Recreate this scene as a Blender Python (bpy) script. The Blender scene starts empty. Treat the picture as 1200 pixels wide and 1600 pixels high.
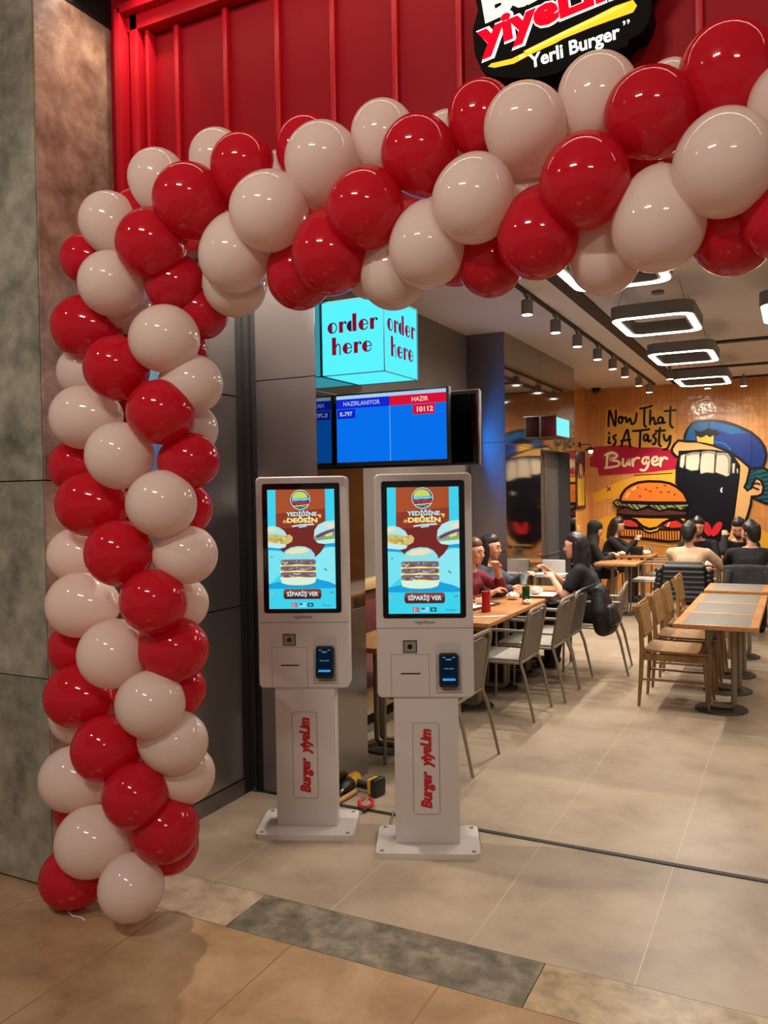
import bpy, bmesh, math, random
from mathutils import Vector, Matrix, Quaternion
random.seed(7)
sc = bpy.context.scene
COL = sc.collection
PI = math.pi
rad = math.radians

# ------------------------------------------------------------------ camera
cam = bpy.data.objects.new('camera', bpy.data.cameras.new('camera'))
COL.objects.link(cam)
cam.data.sensor_fit = 'AUTO'
cam.data.sensor_width = 36.0
cam.data.lens = 36.0 * 1286.0 / 1600.0
cam.data.clip_start = 0.05
yaw, pitch, roll = rad(26.74), rad(-1.25), rad(-0.946)
fw = Vector((-math.sin(yaw), math.cos(yaw), 0)); rt = Vector((math.cos(yaw), math.sin(yaw), 0)); up = Vector((0, 0, 1))
F = fw*math.cos(pitch) + up*math.sin(pitch); u2 = up*math.cos(pitch) - fw*math.sin(pitch)
Rv = rt*math.cos(roll) + u2*math.sin(roll); Uv = u2*math.cos(roll) - rt*math.sin(roll)
cam.matrix_world = Matrix(((Rv.x, Uv.x, -F.x, 0), (Rv.y, Uv.y, -F.y, 0), (Rv.z, Uv.z, -F.z, 1.58), (0, 0, 0, 1)))
sc.camera = cam

# ------------------------------------------------------------------ exposure, world, large lights
vs = sc.view_settings
vs.view_transform = 'Standard'; vs.look = 'None'; vs.gamma = 1.0; vs.use_curve_mapping = False
vs.exposure = -0.06
sc.cycles.use_denoising = True
sc.cycles.max_bounces = 6
sc.cycles.diffuse_bounces = 4
sc.cycles.glossy_bounces = 4
sc.cycles.transmission_bounces = 4
sc.cycles.sample_clamp_indirect = 4.0
sc.cycles.caustics_reflective = False
sc.cycles.caustics_refractive = False
world = bpy.data.worlds.new('mall_air'); sc.world = world; world.use_nodes = True
bg = world.node_tree.nodes['Background']
bg.inputs[0].default_value = (1.0, 0.90, 0.83, 1); bg.inputs[1].default_value = 0.21

def area(name, loc, size, power, color=(1, .85, .68), target=None, shape='RECTANGLE', parent=None, spread=180):
    l = bpy.data.lights.new(name, 'AREA'); l.shape = shape; l.size = size[0]; l.size_y = size[1]
    l.energy = power; l.color = color; l.spread = rad(spread)
    o = bpy.data.objects.new(name, l); COL.objects.link(o); o.location = loc
    if target is not None:
        o.rotation_euler = (Vector(target) - Vector(loc)).to_track_quat('-Z', 'Y').to_euler()
    if parent: o.parent = parent
    return o
def spot(name, loc, target, power, size=rad(75), blend=.6, color=(1, .88, .74), radius=.05):
    l = bpy.data.lights.new(name, 'SPOT'); l.energy = power; l.spot_size = size; l.spot_blend = blend
    l.color = color; l.shadow_soft_size = radius
    o = bpy.data.objects.new(name, l); COL.objects.link(o); o.location = loc
    o.rotation_euler = (Vector(target) - Vector(loc)).to_track_quat('-Z', 'Y').to_euler()
    return o

WARM = (1.0, .82, .62)
# mall concourse lamps in front of the shop (behind the camera) and the strip washing the sign band
area('mall_line_lamp', (-1.3, -.9, 4.1), (.9, .05), 70, (1, .89, .78), (-1.2, 2.3, 1.0))
area('mall_line_lamp', (1.9, -2.2, 4.1), (.9, .05), 52, (1, .89, .78), (0, 2.3, 1.0))
spot('mall_downlight', (-3.6, -.2, 4.1), (-2.0, 2.2, .5), 90, rad(80), .7, (1, .88, .76), .04)
area('sign_band_strip', (-.6, 2.50, 3.66), (4.2, .03), 9, (1, .80, .62), (-.6, 2.72, 2.4))
spot('entrance_downlight', (.4, 4.4, 3.1), (-.3, 3.2, 0), 32, rad(110), .7, (1, .88, .74))
spot('passage_downlight', (-2.36, 3.25, 3.12), (-2.30, 2.75, 0), 150, rad(140), .5, (1, .87, .70), .03)
spot('soffit_downlight', (-2.36, 2.60, 3.78), (-2.70, 2.66, 3.0), 16, rad(90), .8, (1, .84, .64), .03)
# dining room: unseen lamps added to light its right side
for y_, x_ in ((4.6, .9), (7.0, 1.5), (9.4, 1.5), (11.6, 1.2)):
    area('unseen_dining_fill', (x_, y_, 3.12), (1.1, .5), 22, (1, .89, .76), (x_, y_, 0))

# ------------------------------------------------------------------ materials
def S(r, g, b):
    f = lambda c: (c/255/12.92 if c/255 <= .04045 else ((c/255 + .055)/1.055)**2.4)
    return (f(r), f(g), f(b), 1)
def setp(b, **k):
    for n, v in k.items():
        n = n.replace('_', ' ')
        if n in b.inputs: b.inputs[n].default_value = v
def mat(name, col, rough=.5, metal=0, noise=0, nscale=8, bump=0, bscale=40, emit=None, estr=0, coat=0, stretch=None, trans=0):
    m = bpy.data.materials.new(name); m.use_nodes = True
    nt = m.node_tree; b = nt.nodes['Principled BSDF']
    setp(b, Base_Color=col, Roughness=rough, Metallic=metal, Coat_Weight=coat)
    if trans: setp(b, Transmission_Weight=trans, IOR=1.45)
    if emit is not None: setp(b, Emission_Color=emit, Emission_Strength=estr)
    if noise or bump:
        tc = nt.nodes.new('ShaderNodeTexCoord'); mp = nt.nodes.new('ShaderNodeMapping')
        nt.links.new(tc.outputs['Object'], mp.inputs[0])
        if stretch: mp.inputs['Scale'].default_value = stretch
    if noise:
        n = nt.nodes.new('ShaderNodeTexNoise'); n.inputs['Scale'].default_value = nscale; n.inputs['Detail'].default_value = 6
        nt.links.new(mp.outputs[0], n.inputs['Vector'])
        r = nt.nodes.new('ShaderNodeValToRGB')
        lo = tuple(c*(1-noise) for c in col[:3]) + (1,); hi = tuple(min(1, c*(1+noise)) for c in col[:3]) + (1,)
        r.color_ramp.elements[0].position = .3; r.color_ramp.elements[0].color = lo
        r.color_ramp.elements[1].position = .7; r.color_ramp.elements[1].color = hi
        nt.links.new(n.outputs[0], r.inputs[0]); nt.links.new(r.outputs[0], b.inputs['Base Color'])
    if bump:
        n2 = nt.nodes.new('ShaderNodeTexNoise'); n2.inputs['Scale'].default_value = bscale; n2.inputs['Detail'].default_value = 4
        nt.links.new(mp.outputs[0], n2.inputs['Vector'])
        bp = nt.nodes.new('ShaderNodeBump'); bp.inputs['Strength'].default_value = bump; bp.inputs['Distance'].default_value = .02
        nt.links.new(n2.outputs[0], bp.inputs['Height']); nt.links.new(bp.outputs[0], b.inputs['Normal'])
    return m
def stone(name, cols, scale, rough, bump=.15, detail=8, brick=None, mortar=None, msize=.004, offs=(0, 0), dist=.6):
    """noise-mottled stone; brick=(w,h) lays joints over it in object XY"""
    m = bpy.data.materials.new(name); m.use_nodes = True
    nt = m.node_tree; b = nt.nodes['Principled BSDF']; b.inputs['Roughness'].default_value = rough
    tc = nt.nodes.new('ShaderNodeTexCoord')
    n = nt.nodes.new('ShaderNodeTexNoise'); n.inputs['Scale'].default_value = scale; n.inputs['Detail'].default_value = detail
    n.inputs['Roughness'].default_value = .62; n.inputs['Distortion'].default_value = dist
    nt.links.new(tc.outputs['Object'], n.inputs['Vector'])
    r = nt.nodes.new('ShaderNodeValToRGB')
    els = r.color_ramp.elements
    while len(els) < len(cols): els.new(.5)
    for i, c in enumerate(cols):
        els[i].position = .28 + .44*i/(len(cols)-1); els[i].color = c
    nt.links.new(n.outputs[0], r.inputs[0])
    out = r.outputs[0]
    if brick:
        mp = nt.nodes.new('ShaderNodeMapping'); nt.links.new(tc.outputs['Object'], mp.inputs[0])
        mp.inputs['Location'].default_value = (offs[0], offs[1], 0)
        bt = nt.nodes.new('ShaderNodeTexBrick'); nt.links.new(mp.outputs[0], bt.inputs['Vector'])
        bt.offset = 0; bt.inputs['Scale'].default_value = 1; bt.inputs['Brick Width'].default_value = brick[0]; bt.inputs['Row Height'].default_value = brick[1]
        bt.inputs['Mortar Size'].default_value = msize; bt.inputs['Mortar Smooth'].default_value = .2
        bt.inputs['Color1'].default_value = (1, 1, 1, 1); bt.inputs['Color2'].default_value = (.9, .9, .9, 1); bt.inputs['Mortar'].default_value = (1, 1, 1, 1)
        mu = nt.nodes.new('ShaderNodeMixRGB'); mu.blend_type = 'MULTIPLY'; mu.inputs[0].default_value = 1
        nt.links.new(out, mu.inputs[1]); nt.links.new(bt.outputs['Color'], mu.inputs[2])
        mx = nt.nodes.new('ShaderNodeMixRGB'); nt.links.new(bt.outputs['Fac'], mx.inputs[0]); nt.links.new(mu.outputs[0], mx.inputs[1])
        mx.inputs[2].default_value = mortar; out = mx.outputs[0]
    nt.links.new(out, b.inputs['Base Color'])
    bp = nt.nodes.new('ShaderNodeBump'); bp.inputs['Strength'].default_value = bump; bp.inputs['Distance'].default_value = .01
    nt.links.new(n.outputs[0], bp.inputs['Height']); nt.links.new(bp.outputs[0], b.inputs['Normal'])
    return m
def balloon_mat(name, col, tcol):
    m = bpy.data.materials.new(name); m.use_nodes = True
    nt = m.node_tree; b = nt.nodes['Principled BSDF']
    setp(b, Base_Color=col, Roughness=.07, IOR=1.5, Specular_IOR_Level=.5)
    t = nt.nodes.new('ShaderNodeBsdfTranslucent'); t.inputs[0].default_value = tcol
    mx = nt.nodes.new('ShaderNodeMixShader'); mx.inputs[0].default_value = .42
    nt.links.new(b.outputs[0], mx.inputs[1]); nt.links.new(t.outputs[0], mx.inputs[2])
    nt.links.new(mx.outputs[0], nt.nodes['Material Output'].inputs[0])
    return m
def brushed(name, col, rough, wave=.12, aniso=0):
    m = bpy.data.materials.new(name); m.use_nodes = True
    nt = m.node_tree; b = nt.nodes['Principled BSDF']
    setp(b, Base_Color=col, Metallic=1, Roughness=rough, Anisotropic=aniso, Anisotropic_Rotation=.25)
    if aniso:
        tg = nt.nodes.new('ShaderNodeTangent'); tg.direction_type = 'RADIAL'; tg.axis = 'Z'; nt.links.new(tg.outputs[0], b.inputs['Tangent'])
    tc = nt.nodes.new('ShaderNodeTexCoord'); mp = nt.nodes.new('ShaderNodeMapping')
    mp.inputs['Scale'].default_value = (1.1, 1.1, .7); nt.links.new(tc.outputs['Object'], mp.inputs[0])
    n = nt.nodes.new('ShaderNodeTexNoise'); n.inputs['Scale'].default_value = 2.2; n.inputs['Detail'].default_value = 1
    nt.links.new(mp.outputs[0], n.inputs['Vector'])
    bp = nt.nodes.new('ShaderNodeBump'); bp.inputs['Strength'].default_value = wave; bp.inputs['Distance'].default_value = .05
    nt.links.new(n.outputs[0], bp.inputs['Height']); nt.links.new(bp.outputs[0], b.inputs['Normal'])
    return m
def wood(name, c1, c2, rough=.4, scale=3, axis=(1, 12, 12)):
    return_m = bpy.data.materials.new(name); return_m.use_nodes = True
    nt = return_m.node_tree; b = nt.nodes['Principled BSDF']; b.inputs['Roughness'].default_value = rough
    tc = nt.nodes.new('ShaderNodeTexCoord'); mp = nt.nodes.new('ShaderNodeMapping'); mp.inputs['Scale'].default_value = axis
    nt.links.new(tc.outputs['Object'], mp.inputs[0])
    n = nt.nodes.new('ShaderNodeTexNoise'); n.inputs['Scale'].default_value = scale; n.inputs['Detail'].default_value = 5
    nt.links.new(mp.outputs[0], n.inputs['Vector'])
    r = nt.nodes.new('ShaderNodeValToRGB'); r.color_ramp.elements[0].position = .35; r.color_ramp.elements[0].color = c1
    r.color_ramp.elements[1].position = .65; r.color_ramp.elements[1].color = c2
    nt.links.new(n.outputs[0], r.inputs[0]); nt.links.new(r.outputs[0], b.inputs['Base Color'])
    return return_m
def emission(name, col, strength):
    m = bpy.data.materials.new(name); m.use_nodes = True
    nt = m.node_tree; b = nt.nodes['Principled BSDF']
    setp(b, Base_Color=(0, 0, 0, 1), Roughness=.3, Specular_IOR_Level=0.0, Emission_Color=col, Emission_Strength=strength)
    return m

mRed = balloon_mat('red_latex', S(204, 32, 50), S(236, 40, 48))
mWhite = balloon_mat('white_latex', S(240, 226, 216), S(246, 214, 200))
mShopFloor = stone('shop_floor_tile', [S(142, 126, 108), S(168, 150, 129), S(182, 165, 144)], 2.6, .34, .06, 14, (.5625, 1.18), S(188, 172, 150), .0025, (1.6, -3.6), .1)
mMallFloor = stone('mall_floor_marble', [S(134, 106, 78), S(170, 138, 104), S(194, 162, 128)], 3, .2, .03, 14, (.5625, 1.4), S(140, 110, 82), .003, (1.6, -2.4), .3)
mStripBeige = stone('beige_marble', [S(140, 118, 100), S(178, 156, 134), S(196, 178, 156)], 11, .3, .03, 12, dist=.2)
mStripGrey = stone('grey_marble', [S(72, 68, 58), S(116, 108, 94), S(160, 150, 132)], 10, .28, .03, 12, dist=.2)
mStripYellow = stone('yellow_marble', [S(120, 100, 74), S(166, 144, 112), S(190, 166, 130)], 12, .28, .03, 12, dist=.2)
mPillar = stone('green_grey_stone', [S(82, 80, 68), S(132, 128, 112), S(166, 160, 142)], 7, .5, .25, 15, dist=.1)
mPillarPink = stone('pinkish_stone', [S(96, 70, 60), S(150, 118, 102), S(192, 162, 142)], 7, .36, .7, 15, dist=.15)
mDark = mat('black_gap', S(18, 17, 18), .5)
mSteel = brushed('brushed_steel', S(192, 184, 176), .30, .08, .8)
mSteelDark = brushed('dark_steel', S(150, 147, 152), .34, .03, .92)
mSteelMirror = brushed('polished_steel', S(152, 146, 142), .06, .012, 0)
mSteelSatin = brushed('satin_steel', S(150, 144, 140), .28, .03, .5)
mFascia = mat('red_painted_metal', S(142, 10, 24), .5, 0, .06, 2); setp(mFascia.node_tree.nodes['Principled BSDF'], Specular_IOR_Level=.12)
mFasciaFrame = mat('bright_red_metal', S(178, 16, 32), .4); setp(mFasciaFrame.node_tree.nodes['Principled BSDF'], Specular_IOR_Level=.25)
mCeil = mat('ceiling_paint', S(214, 212, 212), .8, 0, .04, 1)
mSlot = mat('black_slot', S(22, 20, 20), .6)
mOrange = None
mWhitePaint = mat('white_powder_coat', S(200, 193, 189), .35)
mBlackGloss = mat('black_glass', S(8, 9, 12), .08)
mSignBlack = mat('sign_black', S(3, 3, 3), .7); setp(mSignBlack.node_tree.nodes['Principled BSDF'], Specular_IOR_Level=.1)
mBlackPlastic = mat('black_plastic', S(20, 20, 22), .4)
mGreyPlastic = mat('grey_plastic', S(132, 128, 124), .45)
mChrome = mat('chrome', S(200, 198, 194), .15, 1)
mRedPlastic = mat('red_plastic', S(184, 22, 34), .4)
mTaupe = mat('taupe_metal', S(138, 124, 106), .42, .25)
mTaupeMesh = mat('taupe_sling', S(116, 104, 90), .7, 0, .15, 60, .3, 220)
mPadGrey = mat('grey_seat_pad', S(168, 164, 156), .85, 0, .1, 40)
mWood = wood('orange_wood', S(174, 116, 66), S(200, 142, 88), .35, 3, (10, 1, 10))
mWoodEdge = wood('light_wood_edge', S(172, 118, 68), S(194, 142, 90), .35, 4, (12, 1.5, 12))
mChairWood = wood('chair_wood', S(126, 91, 52), S(156, 117, 70), .4, 4, (10, 10, 1))
mCane = mat('woven_cane', S(170, 130, 76), .65, 0, .25, 70, .5, 160)
mInlay = mat('grey_inlay', S(120, 114, 105), .5, 0, .06, 5, stretch=(1, 10, 1))
mBase = mat('dark_grey_base', S(74, 68, 62), .4, .3)
mMaroon = mat('maroon_upholstery', S(106, 48, 46), .7, 0, .12, 12)
mCream = mat('cream_laminate', S(212, 184, 134), .5)
mPaper = mat('white_paper', S(236, 226, 212), .8)

# ------------------------------------------------------------------ mesh helpers
_ico = {}
class MB:
    def __init__(s): s.bm = bmesh.new(); s.mi = 0; s.n = 0
    def _mark(s):
        s.bm.faces.ensure_lookup_table()
        for f in s.bm.faces:
            if not f.tag: f.tag = True; f.material_index = s.mi
    def box(s, c, d, bev=0, rot=None, seg=2):
        g = bmesh.ops.create_cube(s.bm, size=1)['verts']
        bmesh.ops.scale(s.bm, vec=d, verts=g)
        if bev:
            e = list({e for v in g for e in v.link_edges})
            r = bmesh.ops.bevel(s.bm, geom=e, offset=bev, segments=seg, affect='EDGES', profile=.5)
            g = list({v for f in r['faces'] for v in f.verts} | {v for v in g if v.is_valid})
        if rot is not None: bmesh.ops.transform(s.bm, matrix=rot.to_4x4(), verts=g)
        bmesh.ops.translate(s.bm, vec=c, verts=g); s._mark(); return s
    def cyl(s, p0, p1, r0, r1=None, n=16):
        p0, p1 = Vector(p0), Vector(p1); r1 = r0 if r1 is None else r1; d = p1-p0
        g = bmesh.ops.create_cone(s.bm, cap_ends=True, cap_tris=False, segments=n, radius1=r0, radius2=max(r1, 1e-4), depth=d.length)['verts']
        bmesh.ops.transform(s.bm, matrix=Matrix.Translation((p0+p1)/2) @ d.to_track_quat('Z', 'Y').to_matrix().to_4x4(), verts=g); s._mark(); return s
    def ball(s, c, r, sub=2, rot=None):
        g = bmesh.ops.create_icosphere(s.bm, subdivisions=sub, radius=1)['verts']
        bmesh.ops.scale(s.bm, vec=r if hasattr(r, '__len__') else (r, r, r), verts=g)
        if rot is not None: bmesh.ops.transform(s.bm, matrix=rot.to_4x4(), verts=g)
        bmesh.ops.translate(s.bm, vec=c, verts=g); s._mark(); return s
    def lathe(s, prof, n=24, c=(0, 0, 0), M=None):
        rings = []
        for r, z in prof:
            rings.append([s.bm.verts.new((max(r, 1e-5)*math.cos(2*PI*k/n), max(r, 1e-5)*math.sin(2*PI*k/n), z)) for k in range(n)])
        for a, b in zip(rings, rings[1:]):
            for k in range(n): s.bm.faces.new((a[k], a[(k+1) % n], b[(k+1) % n], b[k]))
        for rg, flip in ((rings[0], True), (rings[-1], False)):
            s.bm.faces.new(list(reversed(rg)) if flip else rg)
        vv = [v for r in rings for v in r]
        if M is not None: bmesh.ops.transform(s.bm, matrix=M, verts=vv)
        bmesh.ops.translate(s.bm, vec=c, verts=vv); s._mark(); return s
    def tube(s, pts, r, n=8, closed=False):
        pts = [Vector(p) for p in pts]; N = len(pts)
        if N < 2: return s
        rings = []; prev = None
        for i, p in enumerate(pts):
            if closed: t = (pts[(i+1) % N]-pts[i-1]).normalized()
            else: t = (pts[min(i+1, N-1)]-pts[max(i-1, 0)]).normalized()
            if prev is None:
                a = t.orthogonal().normalized()
            else:
                a = (prev - t*prev.dot(t)); a = a.normalized() if a.length > 1e-6 else t.orthogonal().normalized()
            prev = a; b = t.cross(a); rr = r[i] if hasattr(r, '__len__') else r
            rings.append([s.bm.verts.new(p + (a*math.cos(2*PI*k/n) + b*math.sin(2*PI*k/n))*rr) for k in range(n)])
        rng = range(N) if closed else range(N-1)
        for i in rng:
            A, B = rings[i], rings[(i+1) % N]
            for k in range(n): s.bm.faces.new((A[k], A[(k+1) % n], B[(k+1) % n], B[k]))
        if not closed:
            s.bm.faces.new(list(reversed(rings[0]))); s.bm.faces.new(rings[-1])
        s._mark(); return s
    def prism(s, pts, y0, y1, M=None):
        """outline in (x,z) extruded from y0 to y1"""
        a = [s.bm.verts.new((p[0], y0, p[1])) for p in pts]; b = [s.bm.verts.new((p[0], y1, p[1])) for p in pts]
        n = len(pts)
        fs = [s.bm.faces.new(a), s.bm.faces.new(list(reversed(b)))]
        for k in range(n): fs.append(s.bm.faces.new((a[k], b[k], b[(k+1) % n], a[(k+1) % n])))
        if M is not None: bmesh.ops.transform(s.bm, matrix=M, verts=a+b)
        bmesh.ops.recalc_face_normals(s.bm, faces=fs)
        s._mark(); return s
    def hull(s, balls, sub=2):
        if sub not in _ico:
            t0 = bmesh.new(); bmesh.ops.create_icosphere(t0, subdivisions=sub, radius=1); _ico[sub] = [v.co.copy() for v in t0.verts]; t0.free()
        t = bmesh.new()
        for c, r in balls:
            r = r if hasattr(r, '__len__') else (r, r, r)
            for q in _ico[sub]: t.verts.new((c[0]+q.x*r[0], c[1]+q.y*r[1], c[2]+q.z*r[2]))
        bmesh.ops.convex_hull(t, input=t.verts[:])
        mp = {}
        for f in t.faces:
            nv = []
            for v in f.verts:
                if v not in mp: mp[v] = s.bm.verts.new(v.co)
                nv.append(mp[v])
            s.bm.faces.new(nv)
        t.free(); s._mark(); return s
    def mesh(s, name, mats, smooth=True, ang=40):
        me = bpy.data.meshes.new(name)
        s.bm.to_mesh(me); s.bm.free()
        for m in (mats if isinstance(mats, (list, tuple)) else [mats]): me.materials.append(m)
        if smooth:
            me.polygons.foreach_set('use_smooth', [True]*len(me.polygons)); me.set_sharp_from_angle(angle=rad(ang))
        return me
    def build(s, name, mats, parent=None, smooth=True, ang=40):
        o = bpy.data.objects.new(name, s.mesh(name, mats, smooth, ang)); COL.objects.link(o)
        if parent is not None: o.parent = parent
        return o
def remeshed(mb, name, mats, parent=None, voxel=.01, smooth=4, ratio=1):
    """one continuous surface out of overlapping volumes"""
    me = mb.mesh(name+'_rough', mats, False)
    o = bpy.data.objects.new(name+'_rough', me); COL.objects.link(o)
    md = o.modifiers.new('r', 'REMESH'); md.mode = 'VOXEL'; md.voxel_size = voxel
    if smooth:
        sm = o.modifiers.new('s', 'SMOOTH'); sm.factor = .5; sm.iterations = smooth
    if ratio < 1:
        dm = o.modifiers.new('d', 'DECIMATE'); dm.ratio = ratio
    dg = bpy.context.evaluated_depsgraph_get()
    new = bpy.data.meshes.new_from_object(o.evaluated_get(dg)); new.name = name
    bpy.data.objects.remove(o); bpy.data.meshes.remove(me)
    new.polygons.foreach_set('use_smooth', [True]*len(new.polygons))
    r = bpy.data.objects.new(name, new); COL.objects.link(r)
    if parent is not None: r.parent = parent
    return r
def tag(o, label=None, cat=None, group=None, kind=None):
    if label: o['label'] = label
    if cat: o['category'] = cat
    if group: o['group'] = group
    if kind: o['kind'] = kind
    return o
def thing(name, label, cat, loc=(0, 0, 0), rz=0, group=None):
    o = bpy.data.objects.new(name, None); COL.objects.link(o); o.location = loc; o.rotation_euler = (0, 0, rz)
    return tag(o, label, cat, group)
def kids(o): return [c for c in bpy.data.objects if c.parent == o]
def copy_tree(o, parent=None):
    c = o.copy(); COL.objects.link(c)
    if parent is not None: c.parent = parent
    for ch in kids(o): copy_tree(ch, c)
    return c
def place(o, loc, rz, label, group=None):
    o.location = loc; o.rotation_euler = (0, 0, rz); o['label'] = label
    if group: o['group'] = group
    return o
def fillet(pts, r, n=5, closed=False):
    pts = [Vector(p) for p in pts]; out = []; N = len(pts)
    for i, p in enumerate(pts):
        if not closed and i in (0, N-1): out.append(p); continue
        a, b = pts[i-1], pts[(i+1) % N]; da, db = (a-p), (b-p); k = min(r, da.length*.49, db.length*.49)
        p0, p1 = p+da.normalized()*k, p+db.normalized()*k
        for j in range(n+1):
            t = j/n; out.append(p0*(1-t)**2 + p*2*t*(1-t) + p1*t*t)
    return out
def rrect(x0, z0, x1, z1, r, n=5):
    o = []
    for cx, cz, a in ((x1-r, z1-r, 0), (x0+r, z1-r, 90), (x0+r, z0+r, 180), (x1-r, z0+r, 270)):
        for k in range(n+1):
            t = rad(a+90*k/n); o.append((cx+r*math.cos(t), cz+r*math.sin(t)))
    return o

# flat artwork: polygons, strokes and lettering on one plane, gathered into one mesh
_artm = {}
def art_mat(col, emit, rough):
    k = (tuple(col), emit, rough)
    if k not in _artm:
        n = ('lit_' if emit else 'ink_') + '%02x%02x%02x' % tuple(int(c) for c in col)
        _artm[k] = emission(n, S(*col), emit) if emit else mat(n, S(*col), rough)
    return _artm[k]
_glyph = {}
def glyphs(txt, bold=0.0, shear=0.0, res=3):
    k = (txt, bold, shear)
    if k not in _glyph:
        cu = bpy.data.curves.new('t', 'FONT'); cu.body = txt; cu.offset = bold; cu.shear = shear; cu.resolution_u = res; cu.size = 1
        o = bpy.data.objects.new('t', cu); COL.objects.link(o)
        dg = bpy.context.evaluated_depsgraph_get(); dg.update()
        me = bpy.data.meshes.new_from_object(o.evaluated_get(dg))
        v = [tuple(x.co[:2]) for x in me.vertices]; f = [list(p.vertices) for p in me.polygons]
        bpy.data.objects.remove(o); bpy.data.curves.remove(cu); bpy.data.meshes.remove(me)
        xs = [p[0] for p in v]; ys = [p[1] for p in v]
        _glyph[k] = (v, f, min(xs), max(xs))
    return _glyph[k]
class Art:
    def __init__(s, fn, emit=0, rough=.5, step=.00025): s.fn = fn; s.v = []; s.f = []; s.m = []; s.cols = []; s.d = 0; s.emit = emit; s.rough = rough; s.step = step
    def _ci(s, col):
        col = tuple(col)
        if col not in s.cols: s.cols.append(col)
        return s.cols.index(col)
    def _add(s, pts, faces, col):
        b = len(s.v); s.v += [s.fn(p[0], p[1], s.d) for p in pts]; ci = s._ci(col)
        for f in faces: s.f.append([b+i for i in f]); s.m.append(ci)
    def up(s): s.d += s.step
    def poly(s, pts, col):
        s.up(); a = sum(pts[i-1][0]*pts[i][1]-pts[i][0]*pts[i-1][1] for i in range(len(pts)))
        s._add(pts if a > 0 else list(reversed(pts)), [list(range(len(pts)))], col)
    def rect(s, x0, y0, x1, y1, col, r=0):
        s.poly(rrect(x0, y0, x1, y1, r) if r else [(x0, y0), (x1, y0), (x1, y1), (x0, y1)], col)
    def ell(s, cx, cy, rx, ry, col, a0=0, a1=360, rot=0, n=28):
        c, q = math.cos(rad(rot)), math.sin(rad(rot)); P = []
        full = abs(a1-a0) >= 360; N = n if full else n+1
        for k in range(N):
            t = rad(a0+(a1-a0)*k/n); x, y = rx*math.cos(t), ry*math.sin(t); P.append((cx+x*c-y*q, cy+x*q+y*c))
        s.poly(P, col)
    def stroke(s, pts, w, col, closed=False, smooth=True):
        s.up(); P = [Vector((p[0], p[1])) for p in pts]
        if smooth and len(P) > 2:
            Q = []; N = len(P)
            for i in range(N if closed else N-1):
                p0, p1, p2, p3 = (P[(i-1) % N] if closed or i else P[0]), P[i], P[(i+1) % N], (P[(i+2) % N] if closed or i+2 < N else P[-1])
                for j in range(5):
                    t = j/5; Q.append(.5*((2*p1)+(p2-p0)*t+(2*p0-5*p1+4*p2-p3)*t*t+(3*p1-p0-3*p2+p3)*t**3))
            if not closed: Q.append(P[-1])
            P = Q
        N = len(P); L = []
        for i in range(N):
            a = P[i-1] if (i or closed) else P[i]; b = P[(i+1) % N] if (i < N-1 or closed) else P[i]
            t = (b-a); t = t.normalized() if t.length > 1e-9 else Vector((1, 0)); n = Vector((-t.y, t.x))*w/2
            L.append((P[i]-n, P[i]+n))
        pts2 = [q for l in L for q in l]
        fs = [[2*i, 2*((i+1) % N), 2*((i+1) % N)+1, 2*i+1] for i in range(N if closed else N-1)]
        s._add(pts2, fs, col)
        if not closed:
            for e in (P[0], P[-1]):
                s.d += s.step*.2
                s._add([(e.x+w/2*math.cos(2*PI*k/10), e.y+w/2*math.sin(2*PI*k/10)) for k in range(10)], [list(range(10))], col)
    def text(s, txt, p0, p1, h, col, bold=0.0, shear=0.0, track=None):
        """capital height h, baseline from p0 to p1"""
        v, f, x0, x1 = glyphs(txt, bold, shear)
        s.up(); dx, dy = (p1[0]-p0[0])/(x1-x0), (p1[1]-p0[1])/(x1-x0); k = h/.70
        L = math.hypot(dx, dy); nx, ny = -dy/L, dx/L
        s._add([(p0[0]+(a-x0)*dx+nx*b*k, p0[1]+(a-x0)*dy+ny*b*k) for a, b in v], f, col)
    def build(s, name, parent=None):
        me = bpy.data.meshes.new(name); me.from_pydata(s.v, [], s.f)
        for c in s.cols: me.materials.append(art_mat(c, s.emit, s.rough))
        me.polygons.foreach_set('material_index', s.m); me.update()
        o = bpy.data.objects.new(name, me); COL.objects.link(o)
        if parent is not None: o.parent = parent
        return o
def front(y, x0=0, z0=0): return lambda u, v, d: (x0+u, y-d, z0+v)      # plane facing -y

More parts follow.
